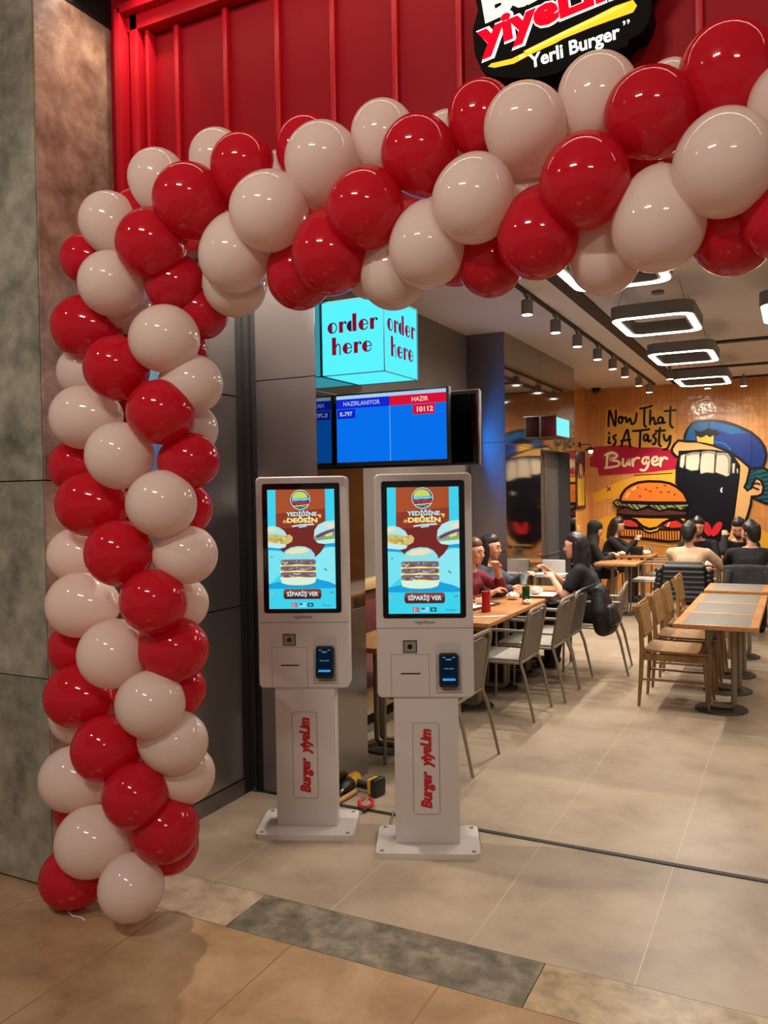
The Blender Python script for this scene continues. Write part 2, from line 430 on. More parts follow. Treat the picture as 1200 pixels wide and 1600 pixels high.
BALLOONS = [
 ('R',-2.520,2.256,0.119,0.116,0.99,0.17,0.01,"first red balloon on the column's left edge, counted from the floor up"),
 ('W',-2.166,2.214,0.170,0.118,-0.74,0.68,-0.00,"first white balloon up the column's front, counted from the floor up"),
 ('W',-2.371,2.224,0.298,0.132,0.82,0.56,0.07,"second white balloon up the column's front, counted from the floor up"),
 ('R',-2.123,2.202,0.514,0.117,-0.81,0.58,0.01,"first red balloon up the column's front, counted from the floor up"),
 ('R',-2.060,2.283,0.377,0.121,-1.00,0.08,0.00,"first red balloon on the column's right edge, counted from the floor up"),
 ('R',-2.125,2.374,0.271,0.109,-0.87,-0.48,-0.06,"first red balloon peeking from behind the column's right side, counted from the floor up"),
 ('W',-2.018,2.300,0.693,0.116,-1.00,-0.00,0.03,"first white balloon on the column's right edge, counted from the floor up"),
 ('W',-2.036,2.369,0.552,0.109,-0.95,-0.29,0.04,"first white balloon peeking from behind the column's right side, counted from the floor up"),
 ('R',-2.276,2.212,0.663,0.122,0.18,0.98,-0.10,"second red balloon up the column's front, counted from the floor up"),
 ('W',-2.519,2.277,0.497,0.126,1.00,0.09,-0.02,"first white balloon on the column's left edge, counted from the floor up"),
 ('W',-2.581,2.363,0.710,0.107,0.98,-0.19,-0.03,"first white balloon peeking from behind the column's left side, counted from the floor up"),
 ('R',-2.571,2.369,0.341,0.108,0.98,-0.22,-0.03,"first red balloon peeking from behind the column's left side, counted from the floor up"),
 ('R',-2.483,2.276,0.824,0.123,0.99,0.10,-0.04,"second red balloon on the column's left edge, counted from the floor up"),
 ('W',-2.224,2.208,1.016,0.125,-0.36,0.92,0.15,"fourth white balloon up the column's front, counted from the floor up"),
 ('W',-2.053,2.215,0.848,0.120,-0.92,0.38,-0.04,"third white balloon up the column's front, counted from the floor up"),
 ('R',-2.008,2.300,1.031,0.118,-1.00,-0.00,-0.00,"second red balloon on the column's right edge, counted from the floor up"),
 ('R',-2.066,2.379,0.863,0.100,-0.93,-0.38,-0.01,"second red balloon peeking from behind the column's right side, counted from the floor up"),
 ('R',-2.576,2.364,0.987,0.107,0.98,-0.20,-0.03,"second red balloon peeking from behind the column's left side, counted from the floor up"),
 ('W',-2.457,2.276,1.176,0.125,0.99,0.12,0.04,"second white balloon on the column's left edge, counted from the floor up"),
 ('R',-2.017,2.203,1.217,0.114,-0.93,0.37,-0.01,"third red balloon up the column's front, counted from the floor up"),
 ('W',-2.047,2.381,1.187,0.100,-0.93,-0.36,-0.01,"second white balloon peeking from behind the column's right side, counted from the floor up"),
 ('W',-1.943,2.300,1.375,0.105,-1.00,-0.00,-0.02,"second white balloon on the column's right edge, counted from the floor up"),
 ('W',-2.562,2.357,1.359,0.107,0.98,-0.18,0.03,"second white balloon peeking from behind the column's left side, counted from the floor up"),
 ('R',-2.182,2.206,1.384,0.120,-0.60,0.79,0.13,"fourth red balloon up the column's front, counted from the floor up"),
 ('W',-1.975,2.210,1.559,0.118,-0.95,0.31,-0.02,"fifth white balloon up the column's front, counted from the floor up"),
 ('R',-2.393,2.275,1.560,0.123,0.98,0.17,-0.04,"third red balloon on the column's left edge, counted from the floor up"),
 ('R',-2.020,2.383,1.537,0.099,-0.94,-0.34,0.07,"third red balloon peeking from behind the column's right side, counted from the floor up"),
 ('W',-2.165,2.206,1.733,0.121,-0.66,0.75,0.05,"sixth white balloon up the column's front, counted from the floor up"),
 ('R',-1.919,2.300,1.709,0.100,-1.00,0.00,-0.00,"third red balloon on the column's right edge, counted from the floor up"),
 ('R',-2.552,2.365,1.709,0.106,0.98,-0.21,-0.01,"third red balloon peeking from behind the column's left side, counted from the floor up"),
 ('W',-2.416,2.276,1.889,0.121,0.99,0.14,0.02,"third white balloon on the column's left edge, counted from the floor up"),
 ('R',-1.972,2.211,1.877,0.113,-0.95,0.31,0.05,"fifth red balloon up the column's front, counted from the floor up"),
 ('W',-1.985,2.383,1.828,0.098,-0.95,-0.30,0.01,"third white balloon peeking from behind the column's right side, counted from the floor up"),
 ('W',-1.903,2.300,1.979,0.104,-1.00,0.00,0.02,"third white balloon on the column's right edge, counted from the floor up"),
 ('R',-2.171,2.207,2.045,0.116,-0.61,0.79,0.01,"sixth red balloon up the column's front, counted from the floor up"),
 ('W',-2.495,2.365,2.075,0.105,0.97,-0.25,0.01,"third white balloon peeking from behind the column's left side, counted from the floor up"),
 ('R',-2.401,2.276,2.227,0.118,0.98,0.15,-0.16,"fourth red balloon on the column's left edge, counted from the floor up"),
 ('W',-1.953,2.220,2.130,0.117,-0.96,0.27,0.03,"seventh white balloon up the column's front, counted from the floor up"),
 ('R',-2.026,2.381,2.122,0.099,-0.93,-0.35,0.07,"fourth red balloon peeking from behind the column's right side, counted from the floor up"),
 ('R',-1.926,2.382,2.248,0.097,-0.94,-0.27,0.21,"fifth red balloon peeking from behind the column's right side, counted from the floor up"),
 ('W',-2.247,2.351,2.298,0.101,0.48,-0.88,-0.07,"fourth white balloon peeking from behind the column's right side, counted from the floor up"),
 ('W',-2.204,2.225,2.353,0.117,-0.03,1.00,-0.00,"eighth white balloon up the column's front, counted from the floor up"),
 ('R',-1.979,2.309,2.336,0.107,-0.55,-0.04,0.83,"fourth red balloon on the column's right edge, counted from the floor up"),
 ('R',-2.005,2.215,2.462,0.122,-0.38,0.74,0.56,"seventh red balloon up the column's front, counted from the floor up"),
 ('R',-2.430,2.324,2.497,0.095,0.96,-0.10,-0.27,"fifth red balloon on the column's left edge, counted from the floor up"),
 ('W',-2.249,2.268,2.592,0.110,0.55,0.19,-0.82,"fourth white balloon on the column's left edge, counted from the floor up"),
 ('R',-2.201,2.367,2.636,0.101,0.52,-0.35,-0.78,"sixth red balloon peeking from behind the column's right side, counted from the floor up"),
 ('R',-1.838,2.222,2.586,0.124,0.08,0.96,-0.28,"first red balloon across the arch's front middle, counted from the left"),
 ('W',-2.045,2.300,2.723,0.105,0.27,0.00,-0.96,"first white balloon on the arch's top edge, counted from the left"),
 ('W',-1.810,2.344,2.767,0.099,0.05,-0.21,-0.98,"second white balloon on the arch's top edge, counted from the left"),
 ('R',-1.650,2.273,2.681,0.109,0.03,0.23,-0.97,"first red balloon on the arch's top edge, counted from the left"),
 ('W',-1.502,2.197,2.483,0.124,-0.05,0.77,0.64,"first white balloon across the arch's front middle, counted from the left"),
 ('W',-1.673,2.245,2.378,0.119,-0.02,0.28,0.96,"first white balloon on the arch's lower edge, counted from the left"),
 ('W',-1.742,2.337,2.314,0.111,0.01,-0.15,0.99,"first white balloon peeking from behind the arch's lower row, counted from the left"),
 ('R',-1.439,2.338,2.725,0.103,0.05,-0.23,-0.97,"second red balloon on the arch's top edge, counted from the left"),
 ('W',-1.568,2.385,2.665,0.092,-0.01,-0.65,-0.76,"first white balloon peeking from behind the arch's upper row, counted from the left"),
 ('W',-1.336,2.262,2.633,0.121,-0.03,0.52,-0.85,"third white balloon on the arch's top edge, counted from the left"),
 ('W',-1.161,2.340,2.714,0.101,0.05,-0.27,-0.96,"fourth white balloon on the arch's top edge, counted from the left"),
 ('R',-1.151,2.190,2.428,0.115,-0.02,0.61,0.79,"second red balloon across the arch's front middle, counted from the left"),
 ('R',-1.304,2.240,2.324,0.120,-0.01,0.24,0.97,"first red balloon on the arch's lower edge, counted from the left"),
 ('R',-1.473,2.329,2.303,0.108,-0.02,-0.11,0.99,"first red balloon peeking from behind the arch's lower row, counted from the left"),
 ('W',-1.124,2.321,2.257,0.104,0.00,-0.07,1.00,"third white balloon peeking from behind the arch's lower row, counted from the left"),
 ('W',-1.238,2.393,2.301,0.087,0.02,-0.33,0.95,"second white balloon peeking from behind the arch's lower row, counted from the left"),
 ('W',-0.972,2.237,2.296,0.113,0.01,0.23,0.97,"second white balloon on the arch's lower edge, counted from the left"),
 ('R',-1.004,2.259,2.590,0.112,0.08,0.89,-0.44,"third red balloon on the arch's top edge, counted from the left"),
 ('W',-0.964,2.392,2.677,0.083,-0.03,-0.65,-0.76,"second white balloon peeking from behind the arch's upper row, counted from the left"),
 ('R',-0.831,2.331,2.694,0.100,0.00,-0.24,-0.97,"fourth red balloon on the arch's top edge, counted from the left"),
 ('W',-0.806,2.183,2.392,0.116,0.03,0.55,0.83,"second white balloon across the arch's front middle, counted from the left"),
 ('W',-0.676,2.258,2.600,0.116,-0.17,0.80,-0.57,"fifth white balloon on the arch's top edge, counted from the left"),
 ('R',-0.810,2.333,2.255,0.098,-0.02,-0.10,0.99,"third red balloon peeking from behind the arch's lower row, counted from the left"),
 ('R',-0.945,2.397,2.303,0.083,0.02,-0.34,0.94,"second red balloon peeking from behind the arch's lower row, counted from the left"),
 ('R',-0.638,2.234,2.276,0.111,-0.00,0.22,0.98,"second red balloon on the arch's lower edge, counted from the left"),
 ('R',-0.496,2.179,2.382,0.117,-0.02,0.54,0.84,"third red balloon across the arch's front middle, counted from the left"),
 ('W',-0.491,2.332,2.676,0.110,-0.08,-0.29,-0.95,"sixth white balloon on the arch's top edge, counted from the left"),
 ('W',-0.477,2.334,2.221,0.098,-0.00,-0.10,1.00,"fifth white balloon peeking from behind the arch's lower row, counted from the left"),
 ('W',-0.319,2.232,2.261,0.119,0.01,0.22,0.98,"third white balloon on the arch's lower edge, counted from the left"),
 ('R',-0.342,2.257,2.560,0.117,0.08,0.97,0.23,"fifth red balloon on the arch's top edge, counted from the left"),
 ('R',-0.407,2.400,2.474,0.075,-0.00,-0.72,0.69,"red balloon peeking from behind the arch's upper row"),
 ('W',-0.306,2.398,2.681,0.074,-0.06,-0.66,-0.75,"third white balloon peeking from behind the arch's upper row, counted from the left"),
 ('R',-0.158,2.311,2.652,0.120,0.05,-0.13,-0.99,"sixth red balloon on the arch's top edge, counted from the left"),
 ('W',-0.158,2.176,2.361,0.121,0.02,0.51,0.86,"third white balloon across the arch's front middle, counted from the left"),
 ('R',-0.147,2.323,2.236,0.106,-0.02,-0.07,1.00,"fourth red balloon peeking from behind the arch's lower row, counted from the left"),
 ('W',-0.010,2.245,2.502,0.101,-0.06,0.63,0.77,"fourth white balloon across the arch's front middle, counted from the left"),
 ('R',-0.038,2.242,2.229,0.090,-0.00,0.17,0.99,"third red balloon on the arch's lower edge, counted from the left"),
 ('W',-0.719,2.387,2.433,0.080,0.07,-0.53,0.84,"fourth white balloon peeking from behind the arch's lower row, counted from the left"),
]
MURAL = [
 ('rays','p',[(-2.913, 1.519), (-2.654, 1.641), (-2.458, 1.724), (-2.252, 1.778), (-1.64, 1.879), (-1.637, 1.526), (-2.46, 1.446), (-2.682, 1.449), (-2.855, 1.394)],(228, 170, 52),0.0000,(20, 14, 12)),
 ('rays','p',[(-2.827, 0.874), (-2.831, 1.088), (-2.778, 1.142), (-2.659, 1.175), (-2.515, 1.188), (-2.467, 0.81), (-2.728, 0.794)],(228, 170, 52),0.0000,(20, 14, 12)),
 ('rays','p',[(-2.48, 0.83), (-2.21, 0.813), (-1.883, 0.777), (-1.71, 0.766), (-1.735, 0.714), (-2.134, 0.774), (-2.48, 0.797)],(235, 185, 85),0.0000,(20, 14, 12)),
 ('rays','p',[(-0.625, 1.023), (-0.499, 0.988), (-0.332, 0.886), (-0.334, 0.564), (-0.5, 0.769)],(228, 170, 52),0.0000,(20, 14, 12)),
 ('rays','s',[(-2.667, 1.628), (-2.618, 1.578)],(150, 30, 40),0.0200,0),
 ('rays','s',[(-2.617, 1.627), (-2.665, 1.575)],(150, 30, 40),0.0200,0),
 ('lettering','p',[(-2.674, 2.852), (-2.569, 2.872), (-2.479, 2.853), (-2.447, 2.779), (-2.236, 2.766), (-2.222, 2.844), (-2.121, 2.883), (-1.958, 2.873), (-1.909, 2.779), (-1.835, 2.775), (-1.797, 2.834), (-1.644, 2.827), (-1.635, 2.494), (-1.666, 2.444), (-1.63, 2.391), (-1.643, 2.289), (-1.729, 2.152), (-2.707, 2.229), (-2.69, 2.574)],(226, 168, 72),0.0000,(20, 14, 12)),
 ('lettering','p',[(-2.933, 2.103), (-2.88, 2.128), (-2.865, 2.262), (-2.614, 2.276), (-2.356, 2.274), (-2.203, 2.228), (-1.914, 2.223), (-1.705, 2.176), (-1.632, 2.071), (-1.615, 1.891), (-1.98, 1.85), (-2.489, 1.824), (-2.79, 1.811), (-2.815, 1.939), (-2.928, 1.956)],(165, 28, 58),0.0000,(20, 14, 12)),
 ('lettering','s',[(-2.258, 1.807), (-1.98, 1.813), (-1.702, 1.823)],(120, 30, 30),0.0160,0),
 ('lettering','s',[(-2.637, 2.578), (-2.619, 2.822), (-2.577, 2.7), (-2.533, 2.576), (-2.52, 2.816)],(16, 12, 12),0.0340,0),
 ('lettering','s',[(-2.454, 2.717), (-2.48, 2.688), (-2.474, 2.629), (-2.442, 2.62), (-2.422, 2.659), (-2.441, 2.708), (-2.396, 2.69)],(16, 12, 12),0.0340,0),
 ('lettering','s',[(-2.371, 2.702), (-2.355, 2.622), (-2.311, 2.679), (-2.282, 2.592), (-2.231, 2.629), (-2.208, 2.751)],(16, 12, 12),0.0340,0),
 ('lettering','s',[(-2.153, 2.822), (-2.071, 2.83), (-1.983, 2.853)],(16, 12, 12),0.0340,0),
 ('lettering','s',[(-2.092, 2.816), (-2.098, 2.582), (-2.071, 2.542)],(16, 12, 12),0.0340,0),
 ('lettering','s',[(-2.006, 2.785), (-2.013, 2.578)],(16, 12, 12),0.0340,0),
 ('lettering','s',[(-2.01, 2.617), (-1.966, 2.676), (-1.945, 2.613), (-1.942, 2.574), (-1.911, 2.583)],(16, 12, 12),0.0340,0),
 ('lettering','s',[(-1.836, 2.665), (-1.879, 2.668), (-1.896, 2.61), (-1.867, 2.58), (-1.83, 2.62), (-1.828, 2.669), (-1.824, 2.587), (-1.793, 2.592)],(16, 12, 12),0.0340,0),
 ('lettering','s',[(-1.714, 2.819), (-1.72, 2.562), (-1.683, 2.509)],(16, 12, 12),0.0340,0),
 ('lettering','s',[(-1.798, 2.762), (-1.645, 2.768)],(16, 12, 12),0.0340,0),
 ('lettering','s',[(-2.624, 2.411), (-2.638, 2.319), (-2.608, 2.318)],(16, 12, 12),0.0340,0),
 ('lettering','s',[(-2.633, 2.475), (-2.628, 2.464)],(16, 12, 12),0.0340,0),
 ('lettering','s',[(-2.524, 2.433), (-2.564, 2.402), (-2.529, 2.347), (-2.539, 2.301), (-2.565, 2.283)],(16, 12, 12),0.0340,0),
 ('lettering','s',[(-2.446, 2.258), (-2.353, 2.51), (-2.329, 2.371), (-2.307, 2.246)],(16, 12, 12),0.0340,0),
 ('lettering','s',[(-2.445, 2.34), (-2.31, 2.355)],(16, 12, 12),0.0340,0),
 ('lettering','s',[(-2.267, 2.484), (-2.15, 2.487), (-2.024, 2.501)],(16, 12, 12),0.0340,0),
 ('lettering','s',[(-2.154, 2.487), (-2.167, 2.234)],(16, 12, 12),0.0340,0),
 ('lettering','s',[(-2.05, 2.417), (-2.09, 2.415), (-2.107, 2.355), (-2.082, 2.328), (-2.046, 2.372), (-2.047, 2.417), (-2.038, 2.317), (-2.0, 2.331)],(16, 12, 12),0.0340,0),
 ('lettering','s',[(-1.925, 2.433), (-1.969, 2.394), (-1.928, 2.34), (-1.951, 2.27), (-1.976, 2.278)],(16, 12, 12),0.0340,0),
 ('lettering','s',[(-1.868, 2.512), (-1.885, 2.287), (-1.858, 2.234)],(16, 12, 12),0.0340,0),
 ('lettering','s',[(-1.93, 2.467), (-1.794, 2.47)],(16, 12, 12),0.0340,0),
 ('lettering','s',[(-1.813, 2.406), (-1.802, 2.341), (-1.765, 2.314), (-1.727, 2.383)],(16, 12, 12),0.0340,0),
 ('lettering','s',[(-1.715, 2.382), (-1.728, 2.28), (-1.766, 2.198), (-1.815, 2.187)],(16, 12, 12),0.0340,0),
 ('lettering','s',[(-2.652, 2.154), (-2.673, 1.941)],(232, 205, 165),0.0360,0),
 ('lettering','s',[(-2.688, 2.128), (-2.589, 2.167), (-2.514, 2.129), (-2.525, 2.089), (-2.617, 2.053), (-2.5, 2.029), (-2.474, 1.982), (-2.527, 1.95), (-2.69, 1.929)],(232, 205, 165),0.0360,0),
 ('lettering','s',[(-2.419, 2.059), (-2.42, 1.967), (-2.378, 1.959), (-2.326, 2.049), (-2.323, 1.964)],(232, 205, 165),0.0360,0),
 ('lettering','s',[(-2.275, 2.054), (-2.272, 1.952)],(232, 205, 165),0.0360,0),
 ('lettering','s',[(-2.271, 2.008), (-2.23, 2.063), (-2.179, 2.067)],(232, 205, 165),0.0360,0),
 ('lettering','s',[(-2.04, 2.07), (-2.103, 2.068), (-2.129, 2.01), (-2.091, 1.976), (-2.043, 2.047), (-2.051, 1.943), (-2.099, 1.879), (-2.155, 1.887)],(232, 205, 165),0.0360,0),
 ('lettering','s',[(-1.991, 1.999), (-1.91, 2.023), (-1.922, 2.075), (-1.972, 2.057), (-1.988, 1.993), (-1.948, 1.953), (-1.894, 1.97)],(232, 205, 165),0.0360,0),
 ('lettering','s',[(-1.86, 2.06), (-1.867, 1.937)],(232, 205, 165),0.0360,0),
 ('lettering','s',[(-1.866, 1.995), (-1.816, 2.062), (-1.77, 2.044)],(232, 205, 165),0.0360,0),
 ('face','p',[(-0.613, 1.875), (-0.456, 1.87), (-0.411, 1.844), (-0.29, 1.755), (-0.292, 1.352), (-0.414, 1.354), (-0.548, 1.417), (-0.728, 1.531), (-0.659, 1.69)],(28, 92, 104),0.0320,(20, 14, 12)),
 ('face','s',[(-0.602, 1.8), (-0.545, 1.842)],(14, 40, 52),0.0200,0),
 ('face','s',[(-0.614, 1.739), (-0.529, 1.786)],(14, 40, 52),0.0200,0),
 ('face','s',[(-0.631, 1.69), (-0.557, 1.725)],(14, 40, 52),0.0200,0),
 ('face','s',[(-0.654, 1.628), (-0.603, 1.664)],(14, 40, 52),0.0200,0),
 ('face','s',[(-0.512, 1.773), (-0.389, 1.807)],(14, 40, 52),0.0200,0),
 ('face','s',[(-0.468, 1.723), (-0.312, 1.756)],(14, 40, 52),0.0200,0),
 ('face','s',[(-0.446, 1.661), (-0.301, 1.695)],(14, 40, 52),0.0200,0),
 ('face','s',[(-0.435, 1.599), (-0.29, 1.633)],(14, 40, 52),0.0200,0),
 ('face','s',[(-0.43, 1.538), (-0.291, 1.56)],(14, 40, 52),0.0200,0),
 ('face','s',[(-0.447, 1.477), (-0.291, 1.499)],(14, 40, 52),0.0200,0),
 ('face','s',[(-0.492, 1.416), (-0.292, 1.426)],(14, 40, 52),0.0200,0),
 ('face','p',[(-1.59, 2.057), (-1.644, 2.078), (-1.693, 2.137), (-1.698, 2.189), (-1.655, 2.264), (-1.6, 2.311), (-1.473, 2.288), (-1.329, 2.286), (-1.164, 2.237), (-0.977, 2.173), (-0.839, 2.112), (-0.703, 2.007), (-0.629, 1.925), (-0.63, 1.826), (-0.665, 1.666), (-0.7, 1.592), (-0.66, 1.542), (-0.609, 1.578), (-0.58, 1.664), (-0.54, 1.719), (-0.479, 1.686), (-0.446, 1.587), (-0.463, 1.496), (-0.525, 1.459), (-0.604, 1.461), (-0.616, 1.343), (-0.662, 1.17), (-0.71, 1.046), (-0.79, 0.883), (-0.918, 0.682), (-1.318, 0.676), (-1.497, 0.852), (-1.428, 1.873)],(226, 176, 112),0.0360,(20, 14, 12)),
 ('face','p',[(-1.596, 2.083), (-1.595, 2.147), (-1.498, 2.143), (-1.283, 2.154), (-1.118, 2.143), (-0.931, 2.103), (-0.84, 2.031), (-0.763, 1.904), (-0.773, 1.73), (-0.807, 1.482), (-0.845, 1.17), (-0.917, 0.882), (-1.081, 0.73), (-1.317, 0.726), (-1.497, 0.852), (-1.493, 1.236), (-1.486, 1.428), (-1.551, 1.582), (-1.642, 1.674), (-1.634, 1.904), (-1.608, 2.032)],(17, 18, 26),0.0240,(20, 14, 12)),
 ('face','p',[(-1.571, 2.088), (-1.505, 2.105), (-1.518, 1.952), (-1.543, 1.889), (-1.591, 1.916), (-1.584, 2.031)],(216, 203, 180),0.0140,(70, 66, 64)),
 ('face','p',[(-1.493, 2.104), (-1.402, 2.129), (-1.307, 2.129), (-1.302, 1.996), (-1.327, 1.857), (-1.428, 1.848), (-1.506, 1.888), (-1.505, 2.003)],(216, 203, 180),0.0140,(70, 66, 64)),
 ('face','p',[(-1.271, 2.134), (-1.188, 2.141), (-1.094, 2.128), (-1.095, 1.989), (-1.108, 1.807), (-1.214, 1.816), (-1.297, 1.8), (-1.308, 1.895), (-1.293, 2.046)],(216, 203, 180),0.0140,(70, 66, 64)),
 ('face','p',[(-1.071, 2.108), (-0.978, 2.111), (-0.92, 2.096), (-0.88, 2.032), (-0.877, 1.92), (-0.899, 1.771), (-0.94, 1.749), (-1.003, 1.78), (-1.096, 1.82), (-1.084, 1.989)],(216, 203, 180),0.0140,(70, 66, 64)),
 ('face','p',[(-0.863, 1.944), (-0.817, 1.943), (-0.83, 1.8), (-0.867, 1.801)],(216, 203, 180),0.0140,(70, 66, 64)),
 ('face','p',[(-0.806, 1.88), (-0.778, 1.855), (-0.778, 1.799), (-0.804, 1.799)],(216, 203, 180),0.0140,(70, 66, 64)),
 ('face','s',[(-1.487, 2.085), (-1.402, 2.107), (-1.313, 2.108)],(150, 145, 135),0.0320,0),
 ('face','s',[(-1.269, 2.109), (-1.188, 2.121), (-1.1, 2.105)],(150, 145, 135),0.0320,0),
 ('face','s',[(-1.065, 2.082), (-0.966, 2.085), (-0.915, 2.033), (-0.9, 1.933), (-0.908, 1.808)],(150, 145, 135),0.0320,0),
 ('face','p',[(-1.005, 1.598), (-1.028, 1.56), (-1.017, 1.52), (-0.996, 1.522), (-1.005, 1.554), (-0.991, 1.587)],(240, 238, 232),0.0000,(20, 14, 12)),
 ('face','p',[(-1.527, 2.297), (-1.506, 2.398), (-1.478, 2.46), (-1.411, 2.552), (-1.303, 2.591), (-1.114, 2.581), (-0.952, 2.553), (-0.779, 2.482), (-0.61, 2.387), (-0.498, 2.277), (-0.431, 2.164), (-0.41, 2.065), (-0.421, 1.967), (-0.456, 1.87), (-0.613, 1.862), (-0.726, 1.977), (-0.885, 2.107), (-1.117, 2.216), (-1.329, 2.282)],(22, 52, 128),0.0360,(20, 14, 12)),
 ('face','p',[(-1.497, 2.315), (-1.462, 2.46), (-1.387, 2.557), (-1.115, 2.562), (-0.837, 2.485), (-0.666, 2.377), (-0.883, 2.369), (-1.069, 2.453), (-1.281, 2.438), (-1.376, 2.392), (-1.359, 2.302)],(22, 92, 150),0.0000,(20, 14, 12)),
 ('face','s',[(-1.179, 2.571), (-1.174, 2.483)],(14, 30, 50),0.0140,0),
 ('face','s',[(-0.61, 2.343), (-0.6, 2.096), (-0.63, 1.9)],(12, 24, 80),0.0120,0),
 ('face','s',[(-1.093, 2.266), (-0.965, 2.235), (-0.885, 2.145)],(30, 110, 160),0.0200,0),
 ('face','p',[(-1.382, 2.456), (-1.281, 2.423), (-1.186, 2.477), (-1.069, 2.434), (-1.017, 2.388), (-1.104, 2.341), (-1.163, 2.332), (-1.21, 2.359), (-1.281, 2.343), (-1.341, 2.365)],(16, 12, 12),0.0000,(20, 14, 12)),
 ('face','p',[(-1.347, 2.365), (-1.287, 2.335), (-1.246, 2.35), (-1.21, 2.372), (-1.163, 2.335), (-1.11, 2.367), (-1.117, 2.229), (-1.235, 2.262), (-1.335, 2.281)],(236, 182, 66),0.0000,(20, 14, 12)),
 ('face','s',[(-0.592, 1.627), (-0.546, 1.648), (-0.496, 1.631)],(16, 12, 12),0.0220,0),
 ('face','s',[(-0.597, 1.603), (-0.558, 1.577), (-0.513, 1.558)],(16, 12, 12),0.0220,0),
 ('face','p',[(-0.778, 2.01), (-0.779, 2.006), (-0.783, 2.005), (-0.786, 2.007), (-0.787, 2.01), (-0.786, 2.014), (-0.782, 2.015), (-0.779, 2.014)],(150, 100, 50),0.0000,(20, 14, 12)),
 ('face','p',[(-0.755, 1.991), (-0.757, 1.987), (-0.76, 1.986), (-0.763, 1.987), (-0.764, 1.991), (-0.763, 1.994), (-0.76, 1.996), (-0.756, 1.994)],(150, 100, 50),0.0000,(20, 14, 12)),
 ('face','p',[(-0.784, 1.979), (-0.785, 1.976), (-0.788, 1.974), (-0.792, 1.976), (-0.793, 1.979), (-0.792, 1.983), (-0.788, 1.984), (-0.785, 1.983)],(150, 100, 50),0.0000,(20, 14, 12)),
 ('face','p',[(-0.707, 1.481), (-0.708, 1.477), (-0.712, 1.476), (-0.715, 1.477), (-0.716, 1.481), (-0.715, 1.484), (-0.712, 1.486), (-0.708, 1.484)],(150, 100, 50),0.0000,(20, 14, 12)),
 ('face','p',[(-0.673, 1.505), (-0.674, 1.501), (-0.677, 1.5), (-0.681, 1.501), (-0.682, 1.505), (-0.681, 1.508), (-0.677, 1.51), (-0.674, 1.508)],(150, 100, 50),0.0000,(20, 14, 12)),
 ('face','p',[(-0.679, 1.449), (-0.68, 1.446), (-0.683, 1.444), (-0.687, 1.446), (-0.688, 1.449), (-0.687, 1.453), (-0.683, 1.454), (-0.68, 1.453)],(150, 100, 50),0.0000,(20, 14, 12)),
 ('face','p',[(-1.156, 1.003), (-1.149, 0.967), (-1.149, 0.932), (-1.155, 0.905), (-1.168, 0.886), (-1.186, 0.88), (-1.206, 0.887), (-1.226, 0.905), (-1.244, 0.933), (-1.258, 0.968), (-1.265, 1.004), (-1.266, 1.039), (-1.259, 1.067), (-1.246, 1.085), (-1.229, 1.091), (-1.208, 1.084), (-1.188, 1.066), (-1.17, 1.038)],(208, 40, 52),0.0000,(20, 14, 12)),
 ('face','p',[(-1.035, 0.956), (-1.058, 0.922), (-1.084, 0.896), (-1.11, 0.88), (-1.132, 0.878), (-1.147, 0.888), (-1.155, 0.91), (-1.153, 0.942), (-1.142, 0.978), (-1.124, 1.016), (-1.1, 1.05), (-1.074, 1.076), (-1.048, 1.091), (-1.026, 1.094), (-1.011, 1.083), (-1.004, 1.061), (-1.006, 1.03), (-1.016, 0.994)],(214, 44, 58),0.0000,(20, 14, 12)),
 ('burger','p',[(-2.478, 0.996), (-2.17, 0.984), (-2.032, 0.932), (-1.882, 0.972), (-1.587, 0.967), (-1.588, 0.806), (-1.747, 0.789), (-2.033, 0.825), (-2.299, 0.849), (-2.479, 0.86)],(226, 142, 62),0.0400,(20, 14, 12)),
 ('burger','s',[(-2.452, 0.963), (-2.446, 0.855)],(70, 30, 20),0.0160,0),
 ('burger','s',[(-2.412, 0.963), (-2.406, 0.852)],(70, 30, 20),0.0160,0),
 ('burger','s',[(-2.372, 0.963), (-2.366, 0.849)],(70, 30, 20),0.0160,0),
 ('burger','s',[(-2.332, 0.963), (-2.326, 0.847)],(70, 30, 20),0.0160,0),
 ('burger','s',[(-2.293, 0.963), (-2.286, 0.844)],(70, 30, 20),0.0160,0),
 ('burger','s',[(-2.253, 0.964), (-2.247, 0.841)],(70, 30, 20),0.0160,0),
 ('burger','s',[(-2.214, 0.964), (-2.207, 0.839)],(70, 30, 20),0.0160,0),
 ('burger','s',[(-2.174, 0.964), (-2.168, 0.836)],(70, 30, 20),0.0160,0),
 ('burger','s',[(-2.135, 0.938), (-2.129, 0.833)],(70, 30, 20),0.0160,0),
 ('burger','s',[(-2.096, 0.938), (-2.089, 0.83)],(70, 30, 20),0.0160,0),
 ('burger','s',[(-2.057, 0.939), (-2.05, 0.828)],(70, 30, 20),0.0160,0),
 ('burger','s',[(-2.018, 0.939), (-2.011, 0.825)],(70, 30, 20),0.0160,0),
 ('burger','s',[(-1.979, 0.939), (-1.973, 0.823)],(70, 30, 20),0.0160,0),
 ('burger','s',[(-1.94, 0.939), (-1.934, 0.82)],(70, 30, 20),0.0160,0),
 ('burger','s',[(-1.902, 0.939), (-1.895, 0.817)],(70, 30, 20),0.0160,0),
 ('burger','s',[(-1.863, 0.966), (-1.857, 0.815)],(70, 30, 20),0.0160,0),
 ('burger','s',[(-1.825, 0.966), (-1.818, 0.812)],(70, 30, 20),0.0160,0),
 ('burger','s',[(-1.786, 0.966), (-1.78, 0.809)],(70, 30, 20),0.0160,0),
 ('burger','s',[(-1.748, 0.966), (-1.742, 0.807)],(70, 30, 20),0.0160,0),
 ('burger','s',[(-1.71, 0.966), (-1.704, 0.804)],(70, 30, 20),0.0160,0),
